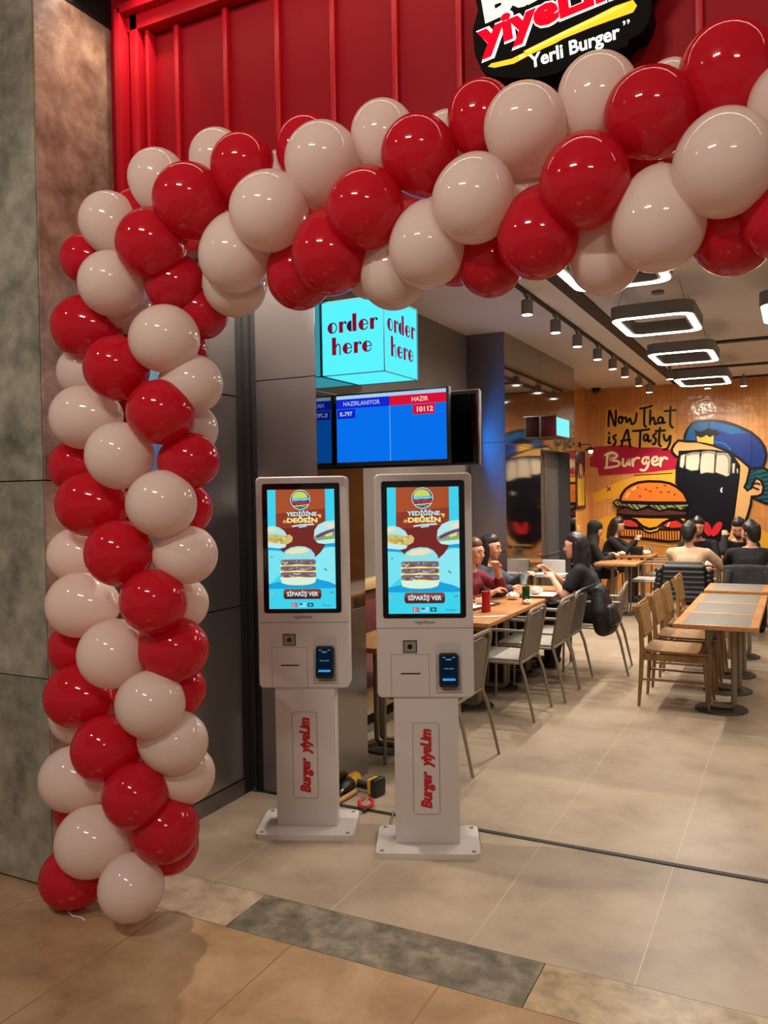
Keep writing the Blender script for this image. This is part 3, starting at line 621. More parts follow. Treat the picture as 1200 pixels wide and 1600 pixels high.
 ('burger','s',[(-1.672, 0.967), (-1.666, 0.802)],(70, 30, 20),0.0160,0),
 ('burger','s',[(-1.634, 0.967), (-1.628, 0.799)],(70, 30, 20),0.0160,0),
 ('burger','p',[(-2.515, 1.195), (-2.309, 1.17), (-2.03, 1.157), (-1.506, 1.153), (-1.525, 1.083), (-1.585, 1.121), (-1.732, 1.128), (-1.831, 1.076), (-1.919, 1.004), (-2.031, 0.984), (-2.132, 1.023), (-2.232, 1.121), (-2.334, 1.148), (-2.502, 1.155)],(232, 164, 44),0.0320,(20, 14, 12)),
 ('burger','p',[(-2.138, 1.0), (-2.082, 0.974), (-2.019, 0.967), (-1.931, 0.991), (-1.875, 1.017), (-1.907, 0.952), (-2.019, 0.922), (-2.095, 0.942)],(236, 196, 110),0.0240,(20, 14, 12)),
 ('burger','p',[(-2.49, 1.089), (-2.451, 1.128), (-2.309, 1.135), (-2.207, 1.076), (-2.18, 1.017), (-2.208, 0.999), (-2.336, 1.003), (-2.464, 1.036)],(196, 60, 52),0.0280,(20, 14, 12)),
 ('burger','p',[(-1.844, 1.024), (-1.769, 1.102), (-1.634, 1.121), (-1.549, 1.063), (-1.55, 0.997), (-1.709, 0.986)],(214, 52, 44),0.0280,(20, 14, 12)),
 ('burger','s',[(-2.432, 1.069), (-2.412, 1.095)],(245, 220, 200),0.0200,0),
 ('burger','s',[(-1.77, 1.024), (-1.742, 1.073)],(245, 220, 200),0.0200,0),
 ('burger','p',[(-2.501, 1.274), (-2.358, 1.32), (-2.231, 1.259), (-2.054, 1.304), (-1.904, 1.258), (-1.743, 1.282), (-1.584, 1.256), (-1.493, 1.249), (-1.506, 1.185), (-2.03, 1.174), (-2.334, 1.188), (-2.515, 1.215)],(84, 50, 44),0.0320,(20, 14, 12)),
 ('burger','p',[(-2.571, 1.392), (-2.515, 1.433), (-2.409, 1.382), (-2.078, 1.363), (-1.767, 1.356), (-1.45, 1.364), (-1.475, 1.306), (-1.572, 1.256), (-1.706, 1.295), (-1.879, 1.251), (-1.966, 1.284), (-2.053, 1.324), (-2.218, 1.259), (-2.397, 1.326), (-2.513, 1.327)],(140, 150, 92),0.0320,(20, 14, 12)),
 ('burger','s',[(-2.513, 1.394), (-2.461, 1.34)],(36, 30, 20),0.0180,0),
 ('burger','s',[(-2.384, 1.366), (-2.269, 1.273)],(36, 30, 20),0.0180,0),
 ('burger','s',[(-2.294, 1.352), (-2.218, 1.266)],(36, 30, 20),0.0180,0),
 ('burger','s',[(-2.218, 1.351), (-2.167, 1.298)],(36, 30, 20),0.0180,0),
 ('burger','s',[(-2.053, 1.35), (-1.916, 1.264)],(36, 30, 20),0.0180,0),
 ('burger','s',[(-1.966, 1.336), (-1.891, 1.258)],(36, 30, 20),0.0180,0),
 ('burger','s',[(-1.903, 1.342), (-1.829, 1.27)],(36, 30, 20),0.0180,0),
 ('burger','s',[(-1.816, 1.348), (-1.755, 1.295)],(36, 30, 20),0.0180,0),
 ('burger','s',[(-1.681, 1.34), (-1.584, 1.262)],(36, 30, 20),0.0180,0),
 ('burger','s',[(-1.559, 1.307), (-1.487, 1.319)],(36, 30, 20),0.0180,0),
 ('burger','s',[(-2.461, 1.406), (-2.423, 1.353)],(36, 30, 20),0.0180,0),
 ('burger','p',[(-2.458, 1.4), (-2.454, 1.472), (-2.421, 1.538), (-2.369, 1.603), (-2.291, 1.654), (-2.189, 1.692), (-2.05, 1.707), (-1.85, 1.697), (-1.727, 1.669), (-1.63, 1.616), (-1.533, 1.524), (-1.491, 1.434), (-1.494, 1.377), (-1.953, 1.381), (-2.23, 1.391), (-2.435, 1.399)],(226, 122, 46),0.0400,(20, 14, 12)),
 ('burger','p',[(-2.179, 1.613), (-2.184, 1.608), (-2.195, 1.604), (-2.209, 1.605), (-2.221, 1.608), (-2.225, 1.614), (-2.221, 1.619), (-2.209, 1.622), (-2.195, 1.622), (-2.184, 1.618)],(110, 36, 30),0.0000,(20, 14, 12)),
 ('burger','p',[(-2.054, 1.584), (-2.058, 1.579), (-2.069, 1.576), (-2.083, 1.576), (-2.095, 1.58), (-2.099, 1.585), (-2.094, 1.591), (-2.083, 1.594), (-2.069, 1.593), (-2.058, 1.59)],(110, 36, 30),0.0000,(20, 14, 12)),
 ('burger','p',[(-1.891, 1.608), (-1.895, 1.602), (-1.906, 1.599), (-1.92, 1.599), (-1.931, 1.603), (-1.936, 1.608), (-1.931, 1.614), (-1.92, 1.617), (-1.906, 1.617), (-1.895, 1.613)],(110, 36, 30),0.0000,(20, 14, 12)),
 ('burger','p',[(-1.777, 1.638), (-1.781, 1.633), (-1.792, 1.629), (-1.806, 1.63), (-1.817, 1.633), (-1.821, 1.639), (-1.817, 1.644), (-1.806, 1.647), (-1.792, 1.647), (-1.781, 1.643)],(110, 36, 30),0.0000,(20, 14, 12)),
 ('burger','p',[(-1.991, 1.555), (-1.995, 1.55), (-2.007, 1.546), (-2.021, 1.547), (-2.032, 1.55), (-2.036, 1.556), (-2.032, 1.561), (-2.021, 1.564), (-2.007, 1.564), (-1.995, 1.56)],(110, 36, 30),0.0000,(20, 14, 12)),
 ('burger','p',[(-1.725, 1.538), (-1.729, 1.532), (-1.74, 1.529), (-1.754, 1.529), (-1.765, 1.533), (-1.769, 1.538), (-1.765, 1.544), (-1.754, 1.547), (-1.74, 1.546), (-1.729, 1.543)],(110, 36, 30),0.0000,(20, 14, 12)),
 ('burger','p',[(-1.639, 1.5), (-1.644, 1.495), (-1.655, 1.492), (-1.668, 1.492), (-1.679, 1.496), (-1.683, 1.501), (-1.679, 1.506), (-1.668, 1.509), (-1.655, 1.509), (-1.644, 1.506)],(110, 36, 30),0.0000,(20, 14, 12)),
 ('burger','p',[(-2.143, 1.481), (-2.147, 1.476), (-2.159, 1.473), (-2.173, 1.473), (-2.184, 1.477), (-2.188, 1.482), (-2.184, 1.487), (-2.172, 1.491), (-2.158, 1.49), (-2.147, 1.487)],(110, 36, 30),0.0000,(20, 14, 12)),
 ('burger','p',[(-1.836, 1.539), (-1.84, 1.534), (-1.851, 1.531), (-1.865, 1.531), (-1.876, 1.535), (-1.88, 1.54), (-1.876, 1.545), (-1.865, 1.548), (-1.851, 1.548), (-1.84, 1.545)],(110, 36, 30),0.0000,(20, 14, 12)),
 ('burger','s',[(-2.37, 1.471), (-2.331, 1.53)],(240, 170, 90),0.0520,0),
 ('burger','s',[(-2.279, 1.582), (-2.228, 1.614)],(240, 180, 110),0.0400,0),
]

# ------------------------------------------------------------------ the shell
def slab(name, x0, x1, y0, y1, z0, z1, m, kind='structure', bev=0):
    b = MB(); b.box((0, 0, 0), (x1-x0, y1-y0, z1-z0), bev)
    o = b.build(name, m, None, bev > 0); o.location = ((x0+x1)/2, (y0+y1)/2, (z0+z1)/2)
    if kind: o['kind'] = kind
    return o
def floor_piece(name, x0, x1, y0, y1, m, z=0):
    b = MB(); b.box(((x0+x1)/2, (y0+y1)/2, z-.05), (x1-x0, y1-y0, .1)); o = b.build(name, m, None, False); o['kind'] = 'structure'; return o
WY, CZ = 13.05, 3.17
floor_piece('floor', -3.2, 4.0, 2.665, 13.2, mShopFloor)
floor_piece('floor', -6.0, 5.0, -6.0, 2.40, mMallFloor)
floor_piece('floor', -3.2, -1.893, 2.402, 2.663, mStripBeige)
floor_piece('floor', -1.890, -.766, 2.402, 2.663, mStripGrey)
floor_piece('floor', -.763, .36, 2.402, 2.663, mStripYellow)
floor_piece('floor', .363, 1.5, 2.402, 2.663, mStripGrey)
slab('trim_1', -2.63, 3.0, 3.585, 3.612, -.01, .004, mDark)
# stone pillar at the left: grey-green face to the mall, pinkish face to the doorway
slab('wall_pillar', -5.2, -2.70, 2.33, 2.72, 1.66, 4.2, mPillar)
slab('wall_pillar', -5.2, -2.70, 2.33, 2.72, .86, 1.655, mPillar)
slab('wall_pillar', -5.2, -2.70, 2.33, 2.72, .012, .855, mPillar)
slab('wall_pillar', -2.70, -2.692, 2.336, 2.745, 1.66, 3.66, mPillarPink)
slab('wall_pillar', -2.70, -2.692, 2.336, 2.745, .012, 1.655, mPillarPink)
# dark soffit over the recess, mall ceiling in front
slab('trim_2', -2.9, 3.4, 2.46, 2.80, 3.80, 3.9, mDark)
slab('ceiling_mall', -6, 5, -6, 2.46, 4.22, 4.32, mat('mall_ceiling', S(190, 170, 150), .8))
slab('trim_3', -2.71, -2.685, 2.46, 2.75, 3.64, 3.8, mDark)
slab('trim_12', -2.70, -2.615, 2.748, 2.80, 0, 3.8, mFascia)
# red sign band: sheet, frame, standing ribs
FZ0, FZ1 = 2.60, 3.68
slab('wall_front', -2.62, 3.2, 2.80, 2.86, FZ0, FZ1, mFascia)
b = MB()
b.box((-2.60, 2.745, (FZ0+FZ1)/2), (.035, .11, FZ1-FZ0), .002); b.box((-2.545, 2.765, (FZ0+FZ1)/2), (.045, .07, FZ1-FZ0), .004)
b.box((-2.49, 2.775, (FZ0+FZ1)/2), (.02, .05, FZ1-FZ0), .003)
o = b.build('trim_4', mFasciaFrame); o['kind'] = 'structure'
b = MB(); b.box((.285, 2.765, FZ1-.055), (5.81, .07, .07), .004); b.box((.3, 2.745, FZ1-.005), (5.8, .11, .04), .004); b.box((.3, 2.765, FZ0+.02), (5.75, .09, .04), .004)
o = b.build('trim_5', mFasciaFrame); o['kind'] = 'structure'
for x in (-2.349, -2.094, -1.84, -1.587, -1.323, -1.07, -.80, -.54, -.27, 0, .27, .54):
    b = MB(); b.box((x, 2.788, (FZ0+FZ1)/2), (.022, .03, FZ1-FZ0-.1), .002); o = b.build('trim_6', mFasciaFrame); o['kind'] = 'structure'
slab('wall_front_inner', -2.62, 3.2, 2.87, 2.95, FZ0, FZ1, mCeil)
# steel left wall panels with seams, black corner post, steel column
for z0, z1 in ((.09, 1.0), (1.006, 2.10), (2.106, 3.17)): slab('wall_left', -2.70, -2.63, 2.75, 3.52, z0, z1, mSteel)
slab('baseboard_left', -2.70, -2.625, 2.75, 3.52, 0, .085, mSteelDark)
slab('trim_7', -2.70, -2.628, 3.52, 3.60, 0, 3.17, mDark)
slab('trim_8', -2.626, -2.590, 3.575, 3.62, 0, 3.17, mSteelDark)
slab('trim_9', -2.590, -2.560, 3.60, 3.63, 0, 3.17, mDark)
for z0, z1 in ((0.0, 1.02), (1.026, 2.185), (2.19, 3.17)): slab('wall_column', -2.56, -2.192, 3.60, 4.095, z0, z1, mSteelDark)
for z0, z1 in ((0.0, .945), (.950, 2.11), (2.115, 3.17)): slab('wall_column_side', -2.192, -2.19, 3.60, 4.095, z0, z1, mSteelSatin if z1 < 1.5 else mSteelMirror)
slab('wall_left_rear', -3.1, -3.0, 3.6, 7.9, 0, CZ, mat('grey_laminate', S(124, 116, 110), .45, 0, .05, 2))
slab('wall_left_return', -3.1, -2.56, 3.64, 3.7, 0, CZ, mDark)
# second steel column with recessed door
for z0, z1 in ((0, .80), (.805, .98), (.985, 2.075), (2.08, CZ)): slab('wall_pier', -3.05, -2.602, 7.87, 8.3, z0, z1, mSteelDark)
slab('wall_pier_side', -2.602, -2.60, 7.87, 9.11, 0, .9, mSteelMirror)
slab('wall_pier_side', -2.602, -2.60, 7.87, 9.11, .905, 2.06, mSteelMirror)
slab('wall_pier_side', -2.602, -2.60, 7.87, 9.11, 2.065, CZ, mSteelMirror)
slab('wall_pier_side', -2.602, -2.60, 9.115, 10.72, 2.06, CZ, mSteelMirror)
slab('wall_pier_side', -2.602, -2.60, 10.45, 10.72, 0, 2.055, mSteelMirror)
slab('wall_pier_core', -3.05, -2.603, 8.3, 9.11, 0, CZ, mSteelDark)
slab('wall_pier_core', -3.05, -2.603, 9.11, 10.72, 2.06, CZ, mSteelDark)
slab('wall_pier_core', -3.05, -2.603, 10.45, 10.72, 0, 2.06, mSteelDark)
d = slab('door_1', -2.80, -2.75, 9.11, 10.45, 0, 2.06, mat('dark_door', S(78, 74, 70), .35, .3))
b = MB(); b.box((.035, 0, -.22), (.012, 1.30, .012)); b.box((.03, 0, 0), (.02, .02, 2.0)); b.build('door_rail', mSteel, d)
# orange glazed tile, small upright tiles
mOrange = stone('orange_glazed_tile', [S(202, 136, 72), S(214, 148, 82), S(220, 156, 92)], 2.5, .16, .05, 3)
def upright_tiles(m, ax):
    nt = m.node_tree; tc = nt.nodes.new('ShaderNodeTexCoord'); sx = nt.nodes.new('ShaderNodeSeparateXYZ'); cx = nt.nodes.new('ShaderNodeCombineXYZ')
    nt.links.new(tc.outputs['Object'], sx.inputs[0]); nt.links.new(sx.outputs[ax], cx.inputs[0]); nt.links.new(sx.outputs[2], cx.inputs[1])
    bt = nt.nodes.new('ShaderNodeTexBrick'); bt.offset = 0; bt.inputs['Scale'].default_value = 1
    bt.inputs['Brick Width'].default_value = .075; bt.inputs['Row Height'].default_value = .22; bt.inputs['Mortar Size'].default_value = .003
    bt.inputs['Color1'].default_value = (1, 1, 1, 1); bt.inputs['Color2'].default_value = (.88, .88, .88, 1); bt.inputs['Mortar'].default_value = (.72, .66, .6, 1)
    nt.links.new(cx.outputs[0], bt.inputs['Vector'])
    b = nt.nodes['Principled BSDF']; src = b.inputs['Base Color'].links[0].from_socket
    mu = nt.nodes.new('ShaderNodeMixRGB'); mu.blend_type = 'MULTIPLY'; mu.inputs[0].default_value = 1
    nt.links.new(src, mu.inputs[1]); nt.links.new(bt.outputs['Color'], mu.inputs[2]); nt.links.new(mu.outputs[0], b.inputs['Base Color'])
    n = nt.nodes.new('ShaderNodeTexNoise'); n.inputs['Scale'].default_value = 9; nt.links.new(cx.outputs[0], n.inputs['Vector'])
    bp = nt.nodes.new('ShaderNodeBump'); bp.inputs['Strength'].default_value = .25; bp.inputs['Distance'].default_value = .02
    ad = nt.nodes.new('ShaderNodeMath'); ad.operation = 'SUBTRACT'; nt.links.new(n.outputs[0], ad.inputs[0]); nt.links.new(bt.outputs['Fac'], ad.inputs[1])
    nt.links.new(ad.outputs[0], bp.inputs['Height']); nt.links.new(bp.outputs[0], b.inputs['Normal'])
    return m
upright_tiles(mOrange, 0)
mOrangeY = stone('orange_glazed_tile_side', [S(202, 136, 72), S(214, 148, 82), S(220, 156, 92)], 2.5, .16, .05, 3); upright_tiles(mOrangeY, 1)
slab('wall_back', -3.0, 4.1, WY, WY+.1, 0, CZ, mOrange)
slab('wall_left_far', -3.0, -2.93, 10.72, WY, 0, CZ, mOrangeY)
slab('wall_right', 3.2, 3.3, 2.8, 13.1, 0, CZ, mat('grey_side_wall', S(128, 120, 114), .6))
# ceiling with dark channels
slab('ceiling', -3.1, 4.1, 2.95, 13.1, CZ, CZ+.1, mCeil)
slab('ceiling_panel', -1.96, -1.66, 3.0, 13.0, CZ-.012, CZ, mat('ceiling_panel_paint', S(224, 220, 216), .8))
slab('trim_10', -1.66, -1.54, 3.0, 13.0, CZ-.02, CZ, mSlot)
for y in (9.62, 11.55, 12.8): slab('trim_11', -1.5, 3.1, y-.06, y+.06, CZ-.02, CZ, mSlot)

# ------------------------------------------------------------------ mural painted on the back wall
mu = thing('wall_mural', 'painted mural of a wide-open mouth under a blue cap and a burger on orange tiles', 'mural', (0, WY, 0))
arts = {}
for g, k, pts, col, w, x in MURAL:
    if g not in arts: arts[g] = Art(front(-.001), 0, .22, .0002)
    a = arts[g]
    if k == 'p':
        a.poly(pts, col)
        if w: a.stroke(pts, w, x, True, False)
    else: a.stroke(pts, w, col)
off = 0
for g in ('rays', 'lettering', 'face', 'burger'):
    o = arts[g].build(g, mu); o.location = (0, -off, 0); off += arts[g].d + .001
b = MB()
# ------------------------------------------------------------------ illuminated shop sign on the red band
sg = thing('shop_sign', 'glowing black-backed burger shop sign with red and white lettering on the red band', 'sign', (0, 2.66, 0))
blk = [(-.99, 3.36), (-.36, 3.36), (-.36, 3.16), (-.40, 3.11), (-.394, 3.048), (-.404, 3.014), (-.424, 2.988), (-.463, 2.977), (-.468, 2.958), (-.528, 2.952), (-.581, 2.944), (-.647, 2.939), (-.691, 2.928), (-.77, 2.931), (-.898, 2.966), (-.945, 3.0), (-.968, 3.057), (-.975, 3.14), (-.955, 3.2)]
b = MB(); b.prism(blk, 0, .09); b.build('backing', mSignBlack, sg)
b = MB()
for x, z in ((-.9, 3.1), (-.45, 3.1), (-.7, 3.3)): b.cyl((x, .08, z), (x, .13, z), .015)
b.build('bracket', mBlackPlastic, sg)
yel = [(-.922, 3.005), (-.91, 3.013), (-.839, 3.011), (-.735, 3.034), (-.667, 3.054), (-.569, 3.074), (-.506, 3.089), (-.449, 3.093), (-.437, 3.072), (-.449, 3.055), (-.506, 3.050), (-.58, 3.043), (-.668, 3.031), (-.69, 3.024), (-.758, 3.012), (-.833, 2.993), (-.898, 2.996)]
a = Art(front(-.001), 1.6, step=.0012)
a.poly(yel, (255, 190, 40)); a.poly([(-.80, 3.024), (-.66, 3.055), (-.52, 3.082), (-.46, 3.086), (-.52, 3.07), (-.66, 3.042), (-.78, 3.018)], (255, 214, 90)); a.build('yellow_swash', sg)
a = Art(front(-.002), 1.5, step=.002)
a.text('yiyeLim', (-.953, 3.062), (-.437, 3.128), .092, (255, 236, 226), .085)
a.text('yiyeLim', (-.951, 3.064), (-.439, 3.130), .088, (225, 10, 34), .050)
a.build('red_lettering', sg)
a = Art(front(-.002), 1.5, step=.002)
a.text('Burger', (-.93, 3.158), (-.43, 3.238), .11, (255, 238, 210), .065); a.build('upper_lettering', sg)
a = Art(front(-.004), 1.7, step=.002)
a.text('Yerli Burger', (-.778, 2.962), (-.487, 2.987), .043, (250, 246, 232), .027)
a.text('„', (-.812, 3.006), (-.795, 3.007), .03, (250, 246, 232), .01); a.text('”', (-.476, 2.996), (-.455, 2.998), .036, (250, 246, 232), .01)
a.build('small_lettering', sg)

# ------------------------------------------------------------------ balloons
def balloon_mesh(name, m):
    prof = []
    for k in range(0, 13):
        t = PI/2*k/12; prof.append((math.sin(t), math.cos(t)))
    for k in range(1, 13):
        z = -1.34*k/12.6; prof.append(((1-(z/1.40)**2)**.62, z))
    prof += [(.10, -1.33), (.055, -1.37), (.05, -1.40), (.09, -1.43), (.10, -1.45), (.02, -1.46)]
    b = MB(); b.lathe(prof, 36); return b.mesh(name, m, True, 80)
bm_ = {'R': balloon_mesh('red_balloon', mRed), 'W': balloon_mesh('white_balloon', mWhite)}
for c, x, y, z, r, tx, ty, tz, lab in BALLOONS:
    o = bpy.data.objects.new('balloon', bm_[c]); COL.objects.link(o); o.location = (x, y, z); o.scale = (r, r, r)
    o.rotation_mode = 'QUATERNION'; o.rotation_quaternion = Vector((-tx, -ty, -tz)).to_track_quat('Z', 'Y')
    tag(o, lab, 'balloon', ('red' if c == 'R' else 'white') + ' balloons of the entrance arch')
b = MB(); b.tube([(-2.51, 2.245, .006), (-2.50, 2.225, .004), (-2.46, 2.21, .004), (-2.42, 2.215, .004), (-2.39, 2.205, .004)], .0025, 6)
tag(b.build('balloon_string', mPaper), 'thin white string lying on the floor under the balloon column', 'string')

# ------------------------------------------------------------------ kiosks
def make_kiosk():
    k = thing('order_kiosk', '', 'kiosk')
    b = MB(); pl = [(p[0], p[1]) for p in rrect(-.228, -.155, .228, .155, .03)]
    b.prism(pl, 0, .026, Matrix.Rotation(PI/2, 4, 'X') @ Matrix.Rotation(0, 4, 'Z'))
    for v in b.bm.verts: pass
    base = b.build('base_plate', mWhitePaint, k)
    zs = [v.co.z for v in base.data.vertices]; base.location = (0, 0, -min(zs))
    for sx in (-1, 1):
        for sy in (-1, 1):
            m_ = MB(); m_.cyl((sx*.20, sy*.128, .026), (sx*.20, sy*.128, .030), .010, .008); m_.build('bolt', mGreyPlastic, k)
    b = MB(); b.box((0, .0, .36), (.286, .10, .67), .006); post = b.build('post', mWhitePaint, k)
    # name plate on the post
    b = MB(); b.prism(rrect(-.06, .16, .055, .565, .012), -.0535, -.050); pl = b.build('name_plate', mWhitePaint, k)
    b = MB(); b.tube([(p[0], -.0535, p[1]) for p in rrect(-.06, .16, .055, .565, .012)], .0012, 5, True); b.build('plate_edge', mGreyPlastic, pl)
    a = Art(lambda u, v, d: (-v, -.0545-d, u))
    a.text('Burger', (.184, -.018), (.352, -.018), .044, (178, 16, 34), .060, .25); a.text('yiyeLim', (.366, -.018), (.540, -.018), .044, (178, 16, 34), .060, .25)
    a.build('plate_lettering', pl)
    # head
    b = MB(); b.prism(rrect(-.213, .68, .213, 1.668, .022), -.062, .05); hd = b.build('head', mWhitePaint, k, True, 30)
    md = hd.modifiers.new('edge', 'BEVEL'); md.width = .006; md.segments = 2; md.limit_method = 'ANGLE'
    b = MB(); b.box((0, -.0622, .988), (.425, .0012, .003)); b.build('seam', mGreyPlastic, hd)
    a = Art(front(-.0625)); a.text('regeditpos', (-.045, 1.008), (.045, 1.008), .014, (40, 36, 36), .004); a.build('maker_lettering', hd)
    b = MB(); b.prism(rrect(-.182, 1.032, .182, 1.636, .012), -.0645, -.060); gl = b.build('screen', mBlackGloss, k)
    # the picture on the screen, u 0..1 from left, v 0..1 from top
    W_, H_, X0, Z1 = .314, .556, -.157, 1.608
    a = Art(lambda u, v, d: (X0+u*W_, -.0648-d, Z1-v*H_), 1.0, step=.0001)
    q = lambda P: P
    def pl_(P, c): a.poly(list(reversed(P)), c)
    def el(cx, cy, rx, ry, c, a0=0, a1=360): a.ell(cx, cy, rx, ry*W_/H_, c, a0, a1)
    def tx(t, x0, x1, vb, h, c, bold=0):    # lettering: v runs downwards
        vv, ff, g0, g1 = glyphs(t, bold, 0); a.up(); sx = (x1-x0)/(g1-g0); sh = h/.70
        a._add([(x0+(p-g0)*sx, vb-r_*sh) for p, r_ in vv], ff, c)
    pl_([(0, 0), (1, 0), (1, 1), (0, 1)], (66, 214, 240))
    pl_([(.70, .56), (.82, .50), (1, .47), (1, .84), (.85, .80), (.72, .74)], (140, 236, 246))
    pl_([(0, .50), (.22, .52), (.2, .70), (0, .80)], (120, 230, 244))
    pl_([(0, .79), (.2, .77), (.72, .75), (.9, .775), (1, .80), (1, .83), (.5, .83), (0, .83)], (30, 164, 224))
    pl_([(.0, .485), (.3, .46), (.34, .49), (.2, .51), (0, .505)], (30, 164, 224)); pl_([(.78, .45), (1, .455), (1, .485), (.85, .48)], (30, 164, 224))
    pl_([(.125, 0), (.865, 0), (.865, .45), (.84, .485), (.78, .53), (.705, .567), (.60, .60), (.4, .60), (.22, .52), (.12, .47)], (120, 44, 40))
    pl_([(.125, 0), (.865, 0), (.865, .16), (.125, .2)], (172, 82, 48)); pl_([(.125, .2), (.865, .16), (.865, .30), (.125, .33)], (146, 60, 44))
    # round logo
    el(.495, .087, .150, .148, (210, 232, 236)); el(.495, .087, .140, .136, (30, 56, 90)); el(.49, .070, .115, .092, (206, 220, 92), 180, 360); el(.49, .070, .118, .03, (206, 220, 92))
    pl_([(.37, .075), (.63, .07), (.63, .092), (.37, .10)], (70, 170, 210)); tx('Burger', .375, .62, .092, .022, (150, 220, 240), .02)
    tx('yiyelim', .365, .64, .122, .026, (220, 54, 60), .03); pl_([(.38, .135), (.62, .126), (.62, .134), (.40, .143)], (236, 214, 90))
    tx('Yerli Burger', .43, .61, .152, .012, (150, 210, 235), .01)
    tx('YEDİĞİNE', .28, .735, .222, .032, (190, 240, 248), .035); tx('DEĞSİN', .29, .745, .276, .036, (250, 240, 150), .045)
    for x0, y0, x1, y1 in ((.235, .272, .25, .258), (.262, .276, .275, .262), (.755, .215, .80, .22), (.775, .228, .79, .236)): a.stroke([(x0, y0), (x1, y1)], .014, (246, 200, 70))
    a.stroke([(.37, .308), (.5, .298), (.69, .292)], .012, (200, 240, 248)); a.stroke([(.47, .316), (.58, .308)], .009, (200, 240, 248))
    # left burger, right burger
    def clipx(P): return [(min(1, max(0, x)), y) for x, y in P]
    pl_(clipx([(0, .31), (.08, .302), (.17, .315), (.25, .345), (.30, .395), (.0, .40)]), (176, 232, 232)); pl_(clipx([(0, .32), (.08, .318), (.13, .33), (.06, .35), (0, .35)]), (240, 226, 190))
    pl_(clipx([(0, .375), (.1, .37), (.25, .385), (.33, .375), (.375, .40), (.36, .435), (.3, .455), (.0, .45)]), (214, 190, 120))
    for i in range(16): el(random.uniform(.02, .34), random.uniform(.385, .445), .022, .018, random.choice(((150, 196, 84), (236, 150, 70), (226, 214, 150), (120, 170, 70), (220, 110, 60))))
    pl_(clipx([(0, .44), (.28, .458), (.26, .482), (.18, .492), (0, .48)]), (196, 240, 240))
    pl_(clipx([(.69, .40), (.70, .34), (.76, .295), (.86, .270), (1, .262), (1, .36), (.84, .385)]), (182, 236, 236)); pl_(clipx([(.86, .30), (.94, .285), (1, .29), (1, .32), (.92, .325)]), (240, 230, 200))
    pl_(clipx([(.68, .40), (.8, .36), (1, .325), (1, .43), (.8, .435), (.70, .425)]), (150, 140, 160))
    pl_(clipx([(.72, .39), (.9, .345), (1, .335), (1, .35), (.9, .365), (.74, .41)]), (110, 70, 90)); pl_(clipx([(.85, .385), (.97, .36), (.96, .40), (.90, .41)]), (236, 226, 120)); pl_(clipx([(.70, .415), (.85, .40), (1, .38), (1, .42), (.76, .44)]), (130, 180, 110))
    pl_(clipx([(.71, .43), (1, .415), (1, .448), (.85, .458), (.75, .45)]), (196, 240, 240))
    # main burger
    pl_([(.20, .585), (.21, .55), (.26, .51), (.34, .484), (.45, .473), (.56, .478), (.64, .50), (.695, .54), (.71, .585)], (150, 226, 230)); pl_([(.26, .53), (.33, .50), (.45, .485), (.56, .49), (.62, .515), (.5, .535), (.36, .54)], (238, 230, 190))
    for i, (v0, v1) in enumerate(((.585, .635), (.640, .685), (.690, .738))):
        pl_([(.185+.01*i*0, v0+.01), (.22, v0), (.68, v0), (.715, v0+.012), (.705, v1), (.20, v1)], (134, 104, 108))
        for j in range(14): el(.22+.035*j, random.uniform(v0+.012, v1-.01), .018, .012, random.choice(((90, 110, 160), (180, 190, 214), (110, 74, 74), (150, 150, 190))))
        a.stroke([(.185, v1), (.3, v1+.004), (.45, v1-.003), (.6, v1+.004), (.715, v1)], .014, (250, 236, 130))
    pl_([(.30, .595), (.24, .63), (.29, .612)], (250, 240, 170))
    pl_([(.185, .742), (.715, .742), (.705, .77), (.66, .787), (.45, .794), (.24, .787), (.195, .768)], (214, 246, 236)); a.stroke([(.2, .775), (.3, .79), (.45, .795), (.6, .79), (.69, .775)], .01, (250, 240, 150))
    # button and flags
    a.rect(.225, .832, .79, .916, (84, 36, 34), .03); a.rect(.232, .836, .783, .872, (150, 66, 48), .018); tx('SİPARİŞ VER', .275, .745, .890, .034, (206, 236, 240), .03)
    a.rect(.34, .947, .425, .982, (206, 60, 70)); el(.378, .965, .024, .024, (240, 236, 236)); el(.385, .965, .018, .018, (206, 60, 70)); el(.402, .965, .008, .008, (240, 236, 236))
    a.rect(.46, .947, .56, .982, (120, 220, 245)); a.rect(.462, .949, .51, .966, (30, 110, 200)); a.stroke([(.515, .953), (.555, .953)], .005, (220, 240, 250)); a.stroke([(.465, .975), (.555, .975)], .005, (200, 236, 250))
    a.rect(.58, .947, .67, .982, (16, 110, 126)); el(.625, .965, .016, .016, (120, 210, 214)); tx('Burger', .81, .95, .975, .016, (30, 150, 196), .01)
    for x, y, c in ((.06, .56, (60, 140, 150)), (.85, .665, (60, 120, 140)), (.87, .675, (90, 100, 120)), (.03, .86, (210, 160, 90)), (.06, .865, (220, 170, 90)), (.93, .865, (110, 130, 110)), (.955, .86, (90, 120, 110))): el(x, y, .014, .01, c)
    a.build('picture', gl)
    # camera window, printer hatch, card terminal
    b = MB(); b.box((-.066, -.0635, .907), (.060, .004, .054)); cm = b.build('scanner_window', mBlackPlastic, k)
    b = MB(); b.box((-.066, -.066, .907), (.052, .002, .046)); b.build('window_plate', mGreyPlastic, cm)
    b = MB(); b.cyl((-.066, -.0665, .907), (-.066, -.069, .907), .011); b.build('lens', mBlackGloss, cm)
    b = MB()
    for x in (-.150, .017): b.box((x, -.0622, .776), (.0018, .0012, .192))
    b.box((-.0665, -.0622, .872), (.167, .0012, .0018)); ht = b.build('printer_hatch', mGreyPlastic, k)
    b = MB(); b.box((-.065, -.0628, .787), (.086, .002, .006), .0008); b.build('receipt_slot', mBlackPlastic, ht)
    b = MB()
